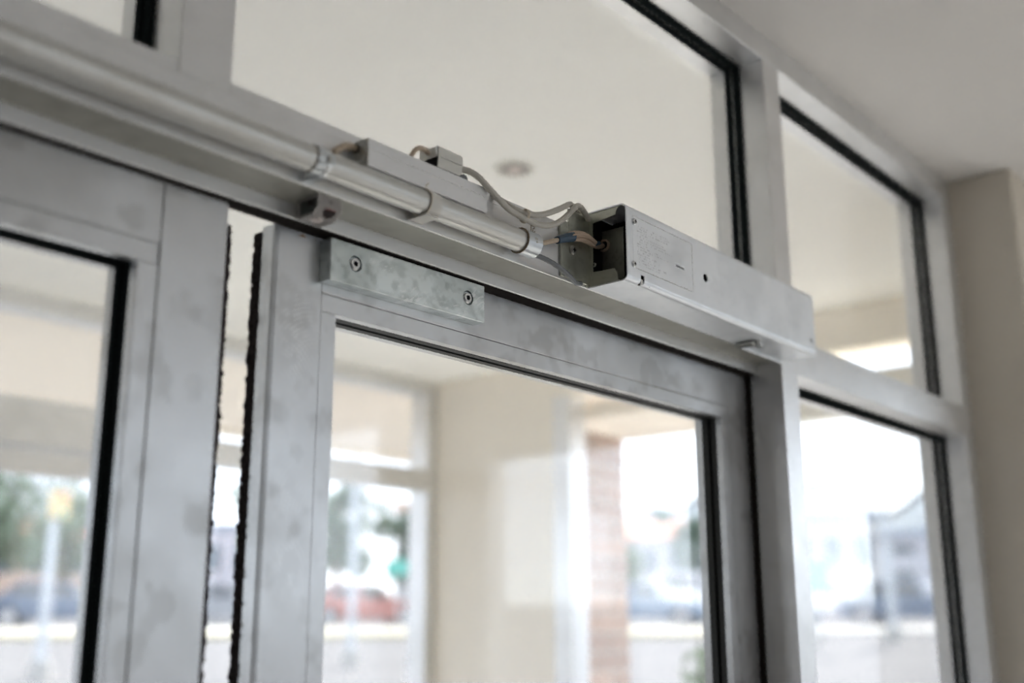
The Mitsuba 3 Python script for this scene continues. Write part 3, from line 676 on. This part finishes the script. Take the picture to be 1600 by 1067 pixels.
# ------------------------------------------------------------------ downlight in the vestibule ceiling
Lk = thing('downlight', 'recessed round downlight in the vestibule ceiling behind the transom glass', 'ceiling light')
LX, LY = 1.32, 0.77
obj('trim_ring', lathe([(0.034, 0), (0.046, 0), (0.045, -0.003), (0.035, -0.004), (0.034, 0)], [LX, LY, VCEIL], [0, 0, 1], 40), 'white_plastic', Lk, smooth=30)
obj('baffle', lathe([(0.0, 0.0), (0.0345, 0.0), (0.0345, -0.002), (0.0, -0.002)], [LX, LY, VCEIL], [0, 0, 1], 40), 'grey_plastic', Lk, smooth=30)
obj('lamp', lathe([(0.0, 0.0), (0.016, 0.0), (0.014, -0.006), (0, -0.008)], [LX, LY, VCEIL - 0.001], [0, 0, 1], 32), 'lens_milky', Lk, smooth=30)

# ------------------------------------------------------------------ outer facade of the vestibule (window_2) and side glazing
Y2 = 2.49
W2 = thing('window_2', 'outer aluminium and glass front of the vestibule', kind='structure')
for x0, x1 in ((2.80, 2.88), (1.55, 1.61), (-1.40, -1.34)):
    obj('mullion', bx(x0, x1, Y2, Y2 + 0.1, FLOOR, VCEIL - 0.05, b=0.001), AL, W2)
obj('head_rail', bx(-4, 2.88, Y2, Y2 + 0.1, VCEIL - 0.05, VCEIL, b=0.001), AL, W2)
for x0, x1 in ((1.61, 2.80), (-4.0, -1.40)):
    obj('transom_rail', bx(x0, x1, Y2, Y2 + 0.1, 0.163, 0.247, b=0.001), AL, W2)
    obj('sill_rail', bx(x0, x1, Y2, Y2 + 0.1, FLOOR, FLOOR + 0.15, b=0.001), AL, W2)
    obj('pane', trimesh.Trimesh(*quad(x0, x1, Y2 + 0.05, FLOOR + 0.15, 0.163), process=False), 'glass', W2)
    obj('pane', trimesh.Trimesh(*quad(x0, x1, Y2 + 0.05, 0.247, VCEIL - 0.05), process=False), 'glass', W2)
obj('door_header', bx(-1.34, 1.55, Y2 - 0.03, Y2 + 0.1, 0.150, 0.284, b=0.001), AL, W2)
obj('pane', trimesh.Trimesh(*quad(-1.34, 1.55, Y2 + 0.05, 0.284, VCEIL - 0.05), process=False), 'glass', W2)
for n_, (x0, x1) in ((3, (-1.335, 0.10)), (4, (0.11, 1.545))):
    D = thing(f'door_{n_}', ('outer' if n_ == 3 else 'right outer') + ' vestibule door, aluminium framed glass', kind='structure')
    obj('stile', bx(x0, x0 + 0.06, Y2 + 0.02, Y2 + 0.065, FLOOR + 0.01, 0.140, b=0.001), AL, D)
    obj('stile', bx(x1 - 0.06, x1, Y2 + 0.02, Y2 + 0.065, FLOOR + 0.01, 0.140, b=0.001), AL, D)
    obj('top_rail', bx(x0 + 0.06, x1 - 0.06, Y2 + 0.02, Y2 + 0.065, 0.070, 0.140, b=0.001), AL, D)
    obj('bottom_rail', bx(x0 + 0.06, x1 - 0.06, Y2 + 0.02, Y2 + 0.065, FLOOR + 0.01, FLOOR + 0.21, b=0.001), AL, D)
    obj('pane', trimesh.Trimesh(*quad(x0 + 0.06, x1 - 0.06, Y2 + 0.04, FLOOR + 0.21, 0.070), process=False), 'glass', D)


def yquad(x, y0, y1, z0, z1):
    return trimesh.Trimesh(np.array([[x, y0, z0], [x, y1, z0], [x, y1, z1], [x, y0, z1]], float), np.array([[0, 1, 2], [0, 2, 3]]), process=False)


obj('gap_shade', bx(0.9980, 1.0002, 0.0500, 0.0590, DBOT, -0.0152, b=0.0004), 'seal_gap_dark', W)  # added dark strip standing in for the shade in the leaf gap
W3 = thing('window_3', 'side glazing of the vestibule behind the right door', kind='structure')
obj('header_beam', bx(XR, XR + 0.1, 0.32, 1.10, 0.268, 0.3945, b=0.001), 'beam_paint', W3)
for y0, y1 in ((1.80, 1.88), (1.10, 1.16), (0.32, 0.38)):
    obj('jamb', bx(XR, XR + 0.1, y0, y1, FLOOR, 0.268 if y0 < 1 else 0.472, b=0.001), AL, W3)
obj('jamb', bx(XR, XR + 0.1, 0.32, 0.38, 0.3945, 0.472, b=0.001), AL, W3)
obj('sill_rail', bx(XR, XR + 0.1, 0.38, 1.10, FLOOR, FLOOR + 0.12, b=0.001), AL, W3)
obj('sill_rail', bx(XR, XR + 0.1, 1.16, 1.80, FLOOR, FLOOR + 0.12, b=0.001), AL, W3)
obj('pane', yquad(XR + 0.05, 0.38, 1.10, FLOOR + 0.12, 0.268), 'glass', W3)
obj('pane', yquad(XR + 0.05, 0.38, 1.10, 0.3945, 0.472), 'glass', W3)
obj('pane', yquad(XR + 0.05, 1.16, 1.80, FLOOR + 0.12, 0.472), 'glass', W3)
EV = thing('eave', 'narrow cream eave outside the vestibule side glazing, right of the brick pillar', 'eave')
obj('soffit', bx(2.972, 3.50, 1.05, 2.00, 0.400, 0.470, b=0.002), 'canopy_paint', EV)
obj('fascia', bx(3.50, 3.535, 1.05, 2.00, 0.398, 0.560, b=0.003), 'tan_paint', EV)
W4 = thing('window_4', 'side glazing of the lobby, with rear bays added for light', kind='structure')
for y0, y1 in ((-6.0, -5.94), (-4.35, -4.29), (-2.68, -2.62), (-2.10, -2.04), (-0.36, -0.30)):
    obj('mullion', bx(XR, XR + 0.1, y0, y1, FLOOR, 0.268 if y1 > -2.1 else 0.49, b=0.001), AL, W4)
obj('head_rail', bx(XR, XR + 0.1, -2.10, -0.30, 0.268, 0.300, b=0.001), AL, W4)
obj('head_rail', bx(XR, XR + 0.1, -6.0, -2.62, 0.49, CEIL, b=0.001), AL, W4)
for y0, y1 in ((-5.94, -4.35), (-4.29, -2.68), (-2.04, -0.36)):  # the two rear bays are unseen, added to brighten the frame fronts
    obj('sill_rail', bx(XR, XR + 0.1, y0, y1, FLOOR, FLOOR + 0.12, b=0.001), AL, W4)
    obj('pane', yquad(XR + 0.05, y0, y1, FLOOR + 0.12, 0.268 if y1 > -1 else 0.49), 'glass', W4)
W5 = thing('window_5', 'unseen long window added in the back wall to light the frame fronts', kind='structure')  # unseen window, added for frontal light on the screen and doors
for i in range(3):
    x0 = -1.16 + i * 1.22
    obj('mullion', bx(x0, x0 + 0.06, -6.1, -6.0, -1.80, 0.49, b=0.001), AL, W5)
    obj('pane', trimesh.Trimesh(*quad(x0 + 0.06, x0 + 1.22, -6.05, -1.80, 0.49), process=False), 'glass', W5)

# canopy over the entrance
CN = thing('canopy', 'cream flat canopy outside over the entrance front', 'canopy')
obj('soffit', bx(-6, 4.60, Y2 + 0.10, 4.15, 0.625, 0.70, b=0.002), 'canopy_paint', CN)
obj('fascia', bx(-6, 4.62, 4.15, 4.25, 0.600, 0.95, b=0.004), 'tan_paint', CN)

# brick pillar outside the side glazing
BP = thing('brick_pillar', 'brown brick pillar outside the vestibule side glazing', 'pillar')
bx0, by0, bw = 3.18, 2.02, 0.345
obj('core', bx(bx0 + 0.006, bx0 + bw - 0.006, by0 + 0.006, by0 + bw - 0.006, FLOOR, 0.62, b=0.001), 'mortar', BP)
ch, bl, bd = 0.075, 0.218, 0.103
for c in range(36):
    z = FLOOR + c * ch + 0.005
    a = 0.0
    pin = [(0, 0, bl, bd), (bl + 0.01, 0, bw - bl - 0.01, bl), (bw - bl, bw - bd, bl, bd), (0, bd + 0.01, bd + 0.013, bw - bd - 0.01)]
    if c % 2: pin = [(y, x, h, w) for x, y, w, h in pin]
    for x, y, w, h in pin:
        j = rng.normal(0, 0.0012, 2)
        obj('brick', bx(bx0 + x + j[0], bx0 + x + w + j[0], by0 + y + j[1], by0 + y + h + j[1], z, z + ch - 0.010, b=0.002), f'brick_{rng.integers(3)}', BP)

# ------------------------------------------------------------------ outside
def gz(x, y):
    r = np.hypot(np.asarray(x) + 0.44, np.asarray(y) + 0.72)
    return FLOOR - 0.03 + 0.050 * np.clip(r - 5, 0, 34) + 0.030 * np.clip(r - 39, 0, 60)


def ground_mesh():
    rs = np.concatenate([[0.5], np.linspace(2, 60, 40), np.linspace(66, 400, 20)])
    th = np.linspace(0, 2 * np.pi, 97)[:-1]
    V, F = [], []
    for r in rs:
        for t in th:
            x, y = -0.44 + r * np.cos(t), -0.72 + r * np.sin(t)
            V.append((x, y, float(gz(x, y)) - (0.12 if r < 4.5 else 0.0)))
    n = len(th)
    for i in range(len(rs) - 1):
        for j in range(n):
            a, b = i * n + j, i * n + (j + 1) % n
            F += [(a, a + n, b + n), (a, b + n, b)]
    return trimesh.Trimesh(np.array(V), np.array(F), process=False)


obj('ground', ground_mesh(), 'asphalt', None, smooth=True, kind='structure')
labels['ground'] = {'kind': 'structure', 'label': 'pale sunlit asphalt of the parking lot'}
obj('pavement', bx(-8, 9, 2.6, 7.5, FLOOR - 0.06, FLOOR - 0.01, b=0.005), 'concrete', None, kind='structure')
obj('pavement', bx(2.97, 9, -9, 2.6, FLOOR - 0.06, FLOOR - 0.01, b=0.005), 'concrete', None, kind='structure')


def arc_strip(r0, r1, a0, a1, h, n=24):
    V, F = [], []
    for t in np.radians(np.linspace(a0, a1, n)):
        for r in (r0, r1):
            x, y = -0.44 + r * math.cos(t), -0.72 + r * math.sin(t)
            g = float(gz(x, y))
            V += [(x, y, g - 0.1), (x, y, g + h)]
    for i in range(n - 1):
        o, p = 4 * i, 4 * i + 4
        for a, b in ((1, 0), (3, 1), (2, 3), (0, 2)):
            F += [(o + a, o + b, p + b), (o + a, p + b, p + a)]
    F += [(0, 1, 3), (0, 3, 2), (4 * n - 4, 4 * n - 1, 4 * n - 3), (4 * n - 4, 4 * n - 2, 4 * n - 1)]
    m = trimesh.Trimesh(np.array(V), np.array(F), process=False); m.fix_normals(); return m


solo('kerb', 'yellow painted kerb at the far edge of the parking lot', 'kerb', arc_strip(33.5, 35.2, 30, 80, 0.14), 'curb_paint')
solo('sidewalk', 'pale concrete sidewalk behind the yellow kerb', 'sidewalk', arc_strip(35.3, 38.0, 10, 80, 0.10), 'concrete')


def place(m, x, y, rz, dz=0.0):
    m = m.copy()
    m.apply_transform(trimesh.transformations.rotation_matrix(rz, [0, 0, 1]))
    m.apply_translation([x, y, float(gz(x, y)) + dz])
    return m


def car(x, y, rz, paint, label, van=False):
    L, Wd = (4.9, 1.9) if van else (4.5, 1.8)
    t = thing('van' if van else 'car', label, 'van' if van else 'car')
    if van:
        bodyp = Polygon([(-2.45, 0.30), (2.35, 0.30), (2.45, 0.55), (2.40, 0.95), (1.85, 1.12), (-2.45, 1.12)])
        cab = [(-2.42, 1.10), (1.75, 1.10), (1.05, 1.92), (-2.30, 1.95)]
    else:
        bodyp = Polygon([(-2.25, 0.32), (-2.2, 0.28), (2.15, 0.28), (2.25, 0.40), (2.22, 0.66), (1.95, 0.78), (1.0, 0.90), (-1.7, 0.95), (-2.22, 0.90)])
        cab = [(-1.75, 0.92), (1.05, 0.88), (0.35, 1.42), (-1.10, 1.45)]
    bodyp = bodyp.buffer(-0.06).buffer(0.06, quad_segs=4)
    for wx in (-1.38, 1.38): bodyp = bodyp.difference(Point(wx, 0.30).buffer(0.37, quad_segs=6))
    b = py(bodyp, -Wd / 2, Wd / 2)
    obj('body', place(b, x, y, rz), paint, t, smooth=25)
    inset = 0.16
    pts = [(px_, s * (Wd / 2 - (0.03 if pz < 1.2 else inset)), pz) for px_, pz in cab for s in (-1, 1)]
    obj('roof', place(tm(hull(pts)), x, y, rz), paint, t)
    # glass: side strips, windscreen and rear window, standing just proud of the cabin
    (ax, az), (bx2, bz), (cx, cz), (dx, dz) = cab
    lerp = lambda p, q, u: (p[0] + (q[0] - p[0]) * u, p[1] + (q[1] - p[1]) * u)
    for s in (-1, 1):
        for u0, u1 in ((0.06, 0.47), (0.53, 0.94)):
            q = []
            for u, v in ((u0, 0.14), (u1, 0.14), (u1, 0.86), (u0, 0.86)):
                lo, hi = lerp((ax, az), (bx2, bz), u), lerp((dx, dz), (cx, cz), u)
                p_ = lerp(lo, hi, v)
                wy = (Wd / 2 - 0.03) + ((Wd / 2 - inset) - (Wd / 2 - 0.03)) * v
                q += [(p_[0], s * (wy + 0.012), p_[1]), (p_[0], s * (wy - 0.03), p_[1])]
            obj('side_window', place(tm(hull(q)), x, y, rz), 'car_glass', t)
    for (lo, hi, sx) in (((bx2, bz), (cx, cz), 1), ((ax, az), (dx, dz), -1)):
        q = []
        for v in (0.12, 0.88):
            p_ = lerp(lo, hi, v)
            wy = (Wd / 2 - 0.03) + ((Wd / 2 - inset) - (Wd / 2 - 0.03)) * v - 0.10
            for s in (-1, 1): q += [(p_[0] + sx * 0.015, s * wy, p_[1] + 0.008), (p_[0] - sx * 0.04, s * wy, p_[1])]
        obj('windscreen' if sx > 0 else 'rear_window', place(tm(hull(q)), x, y, rz), 'car_glass', t)
    for wx in (-1.38, 1.38):
        for s in (-1, 1):
            wh = lathe([(0.19, -0.10), (0.30, -0.10), (0.32, -0.07), (0.32, 0.07), (0.30, 0.10), (0.19, 0.10), (0.19, -0.10)], [wx, s * (Wd / 2 - 0.11), 0.32], [0, s, 0], 24)
            wk = obj('wheel', place(wh, x, y, rz), 'tyre', t, smooth=30)
            obj('rim', place(lathe([(0, -0.05), (0.19, -0.05), (0.19, 0.07), (0.06, 0.09), (0, 0.09)], [wx, s * (Wd / 2 - 0.11), 0.32], [0, s, 0], 20), x, y, rz), 'rim', wk, smooth=30)
    for s in (-1, 1):
        mr = trimesh.creation.icosphere(2, 1); mr.apply_transform(np.diag([0.07, 0.11, 0.08, 1])); mr.apply_translation([0.78 + (0.75 if van else 0), s * (Wd / 2 + 0.08), 1.0 + (0.2 if van else 0)])
        obj('side_mirror', place(mr, x, y, rz), 'chrome', t, smooth=True)
        obj('headlamp', place(bx(2.02 + (0.2 if van else 0), 2.24 + (0.19 if van else 0), s * 0.66 - 0.2, s * 0.66 + 0.2, 0.55, 0.72, b=0.04), x, y, rz), 'headlamp', t)
        obj('tail_lamp', place(bx(-2.27 - (0.19 if van else 0), -2.10, s * 0.70 - 0.15, s * 0.70 + 0.15, 0.66, 0.84, b=0.03), x, y, rz), 'tail_lamp', t)
    return t


# bearing b (degrees from +x), distance r from the camera
def at(b, r): return (-0.44 + r * math.cos(math.radians(b)), -0.72 + r * math.sin(math.radians(b)))


for b, r, rz, paint, label, van in (
        (61.8, 40.5, -0.55, 'car_navy', 'navy car parked under the trees, seen through the left door', False),
        (54.6, 41.0, -0.6, 'car_grey', 'grey car seen through the gap between the doors', False),
        (47.8, 40.5, 0.75, 'car_red', 'red car parked below the trees behind the right door', False),
        (42.8, 45.0, -0.65, 'car_silver', 'silver car beside the red car behind the right door', False),
        (33.6, 41.0, -0.9, 'car_blue', 'blue car seen right of the brick pillar through the right door', False),
        (30.4, 49.0, -1.1, 'car_white', 'white van parked behind the blue car beyond the right door', True),
        (21.2, 40.0, -1.0, 'car_navy', 'dark blue car in the lower right window', False),
        (24.6, 44.0, -1.2, 'car_white', 'white car left of the dark blue car in the lower right window', False)):
    car(*at(b, r), math.radians(b - 90) + rz * 0.35, paint, label, van)


# trees
def tree(b, r, h, w, m, label, seed, n=2600):
    x, y = at(b, r)
    g = float(gz(x, y))
    R_ = np.random.default_rng(seed)
    t = thing('tree', label, 'tree')
    tr = tube([(x, y, g - 0.1), (x + 0.1, y, g + h * 0.3), (x - 0.1, y + 0.1, g + h * 0.6), (x, y, g + h * 0.85)], np.linspace(0.22, 0.05, 30), 10, 30)
    obj('trunk', tr, 'bark', t, smooth=True)
    cl = [(R_.normal(0, w * 0.24), R_.normal(0, w * 0.24), h * R_.uniform(0.38, 0.92), w * R_.uniform(0.18, 0.30)) for _ in range(16)]
    V, F = [], []
    for i in range(n):
        c = cl[R_.integers(len(cl))]
        d = R_.normal(0, 1, 3); d /= np.linalg.norm(d)
        p = np.array(c[:3]) + d * c[3] * R_.uniform(0.5, 1.05) * np.array([1, 1, 0.8])
        a, q = R_.normal(0, 1, 3), R_.normal(0, 1, 3)
        a /= np.linalg.norm(a); q = np.cross(a, q); q /= np.linalg.norm(q)
        s = R_.uniform(0.10, 0.22)
        o = len(V)
        V += [p + a * s, p + q * s * 0.55, p - a * s, p - q * s * 0.55]
        F += [(o, o + 1, o + 2), (o, o + 2, o + 3)]
    V = np.array(V) + [x, y, g]
    obj('foliage', trimesh.Trimesh(V, np.array(F), process=False), m, t, kind='stuff')


for b, r, h, w, m, label in (
        (65.0, 45.0, 6.4, 4.6, 'leaf_0', 'leafy green tree at the left edge of the left door pane'),
        (61.8, 51.0, 5.8, 3.6, 'leaf_1', 'lighter green tree seen right in the left door pane'),
        (49.2, 46.0, 5.6, 2.8, 'leaf_0', 'slim green tree beside the right door stile'),
        (45.5, 51.0, 4.6, 2.4, 'leaf_2', 'rounded dark green tree in the middle behind the right door'),
        (51.6, 50.0, 6.5, 3.8, 'leaf_1', 'tall tree hidden partly behind the right door stile'),
        (35.0, 66.0, 5.2, 2.6, 'leaf_1', 'small distant tree right of the brick pillar'),
        (31.4, 72.0, 6.2, 3.0, 'leaf_2', 'distant tree in the middle of the strip right of the brick pillar'),
        (27.8, 72.0, 5.2, 2.6, 'leaf_1', 'small distant tree at the right edge of the right door pane')):
    tree(b, r, h, w, m, label, int(b * 10))


x, y = 6.3, 3.3
R_ = np.random.default_rng(91)
t = thing('shrub', 'green shrub at the lower right edge of the right door pane', 'shrub')
obj('stem', tube([(x, y, FLOOR - 0.05), (x + 0.02, y, FLOOR + 0.5), (x, y + 0.02, FLOOR + 1.3)], 0.02, 8, 12), 'bark', t, smooth=True)
V, F = [], []
for i in range(500):
    p = np.array([x, y, 0]) + np.array([*R_.normal(0, 0.09, 2), FLOOR + 0.25 + 1.35 * R_.random() ** 0.8])
    a, q = R_.normal(0, 1, 3), R_.normal(0, 1, 3)
    a /= np.linalg.norm(a); q = np.cross(a, q); q /= np.linalg.norm(q)
    o = len(V); V += [p + a * 0.06, p + q * 0.025, p - a * 0.06, p - q * 0.025]; F += [(o, o + 1, o + 2), (o, o + 2, o + 3)]
obj('foliage', trimesh.Trimesh(np.array(V), np.array(F), process=False), 'leaf_1', t, kind='stuff')


# buildings
def building(b, r, w, d, h, wallm, roofm, label, rz=0.0, rows=2, cols=5, pitched=False, base=0.0):
    x, y = at(b, r)
    t = thing('building', label, 'building')
    a = math.radians(b - 90) + rz
    obj('walls', place(bx(-w / 2, w / 2, -d / 2, d / 2, -0.5, h, b=0.03), x, y, a, base), wallm, t)
    if pitched:
        rf = px(Polygon([(-d / 2 - 0.4, h), (d / 2 + 0.4, h), (0, h + d * 0.22)]), -w / 2 - 0.4, w / 2 + 0.4)
    else:
        rf = bx(-w / 2 - 0.15, w / 2 + 0.15, -d / 2 - 0.15, d / 2 + 0.15, h, h + 0.5, b=0.05)
    obj('roof', place(rf, x, y, a, base), roofm, t)
    for i in range(cols):
        for j in range(rows):
            cx, cz = -w / 2 + (i + 0.5) * w / cols, 1.0 + (j + 0.35) * (h - 1.2) / rows
            f = obj('window', place(bx(cx - w / cols * 0.32, cx + w / cols * 0.32, -d / 2 - 0.04, -d / 2 + 0.05, cz, cz + (h - 1.2) / rows * 0.5, b=0.02), x, y, a, base), 'stucco_white', t)
            obj('pane', place(bx(cx - w / cols * 0.28, cx + w / cols * 0.28, -d / 2 - 0.07, -d / 2, cz + 0.08, cz + (h - 1.2) / rows * 0.5 - 0.08, b=0.01), x, y, a, base), 'window_dark', f)


building(61.2, 58, 8, 5, 3.4, 'stucco_peach', 'roof_red', 'peach house with a red roof behind the cars in the left door pane', rows=1, pitched=True)
building(42.4, 62, 8, 6, 5.2, 'stucco_white', 'stucco_peach', 'white building with a peach roof edge seen left of the tan wall', rows=2, cols=4)
building(53.6, 70, 9, 6, 4.4, 'stucco_grey', 'roof_slate', 'grey building seen through the gap between the doors', rows=1)
building(31.6, 82, 14, 7, 4.6, 'stucco_white', 'roof_red', 'long low white building right of the brick pillar', rows=1, cols=8, pitched=True)
building(19.8, 78, 11, 7, 4.2, 'stucco_grey', 'roof_slate', 'lavender grey building with a slate roof in the lower right window', rows=2, cols=5)
building(25.4, 64, 6, 5, 4.6, 'stucco_white', 'roof_slate', 'white building left of the grey building in the lower right window', rows=1, cols=4)


# hill beyond the town
def hill():
    bs = np.linspace(8, 40, 60); rs = (150, 190, 235, 300)
    V, F = [], []
    for b in bs:
        top = 17.5 + 2.2 * math.sin(b * 0.5) + 1.6 * math.sin(b * 1.3 + 1) + rng.normal(0, 0.15)
        f = min(1, (b - 8) / 6, (40 - b) / 7)
        for r, u in zip(rs, (0, 0.75, 1.0, 0.6)):
            x, y = at(b, r)
            V.append((x, y, float(gz(x, y)) * (1 - u) + u * (-0.4 + max(f, 0.0) * top * r / 150 * 0.98)))
    n = len(rs)
    for i in range(len(bs) - 1):
        for j in range(n - 1):
            o = i * n + j
            F += [(o, o + n, o + n + 1), (o, o + n + 1, o + 1)]
    return trimesh.Trimesh(np.array(V), np.array(F), process=False)


solo('hill', 'blue-grey wooded ridge on the skyline in the lower right window', 'hill', hill(), 'hill_green', True)

# street furniture
def pole(name, label, cat_, b, r, h, rad, arm=0.0, lamp=True):
    x, y = at(b, r); g = float(gz(x, y))
    t = thing(name, label, cat_)
    obj('base', cyl((x, y, g - 0.05), (x, y, g + 0.35), rad * 2.0, 16), 'concrete', t)
    obj('post', cyl((x, y, g), (x, y, g + h), rad, 16, rad * 0.7), 'pole_metal', t, smooth=30)
    if lamp:
        obj('arm', tube([(x, y, g + h - 0.1), (x + arm * 0.4, y - arm * 0.1, g + h + 0.25), (x + arm, y - arm * 0.25, g + h + 0.35)], 0.05, 10, 16), 'pole_metal', t, smooth=True)
        obj('lamp_head', bx(x + arm - 0.1, x + arm + 0.6, y - arm * 0.25 - 0.15, y - arm * 0.25 + 0.15, g + h + 0.27, g + h + 0.42, b=0.05), 'pole_metal', t)
    return t, x, y, g


t, x, y, g = pole('traffic_signal', 'grey signal pole with a yellow signal head in the left door pane', 'traffic signal', 62.4, 22.0, 3.25, 0.10, lamp=False)
hd = obj('signal_head', bx(x - 0.15, x + 0.15, y - 0.25, y - 0.05, g + 2.82, g + 3.28, b=0.02), 'signal_yellow', t, label='yellow signal head')
for i in range(3):
    obj('lens', cyl((x, y - 0.27, g + 2.90 + 0.15 * i), (x, y - 0.245, g + 2.90 + 0.15 * i), 0.06, 20), ('teal_sign', 'signal_yellow', 'tail_lamp')[i], hd)
pole('street_lamp', 'pale street lamp pole beside the right door stile', 'street lamp', 48.3, 24.0, 6.5, 0.09, 1.2)
pole('street_lamp', 'pale lamp pole standing left of the dark blue car', 'street lamp', 22.2, 32.0, 4.6, 0.11, -1.0)
t, x, y, g = pole('street_sign', 'teal street sign on a thin post below the trees behind the right door', 'sign', 46.0, 38.8, 2.3, 0.04, lamp=False)
obj('panel', place(bx(-0.5, 0.5, -0.05, -0.02, 1.75, 2.25, b=0.01), x, y, math.radians(46 - 90)), 'teal_sign', t)
t, x, y, g = pole('street_sign', 'teal sign on a post at the left edge of the lower right window', 'sign', 25.6, 30.0, 2.2, 0.05, lamp=False)
obj('panel', place(bx(-0.35, 0.35, -0.05, -0.02, 1.3, 2.15, b=0.01), x, y, math.radians(25.6 - 90)), 'teal_sign', t)
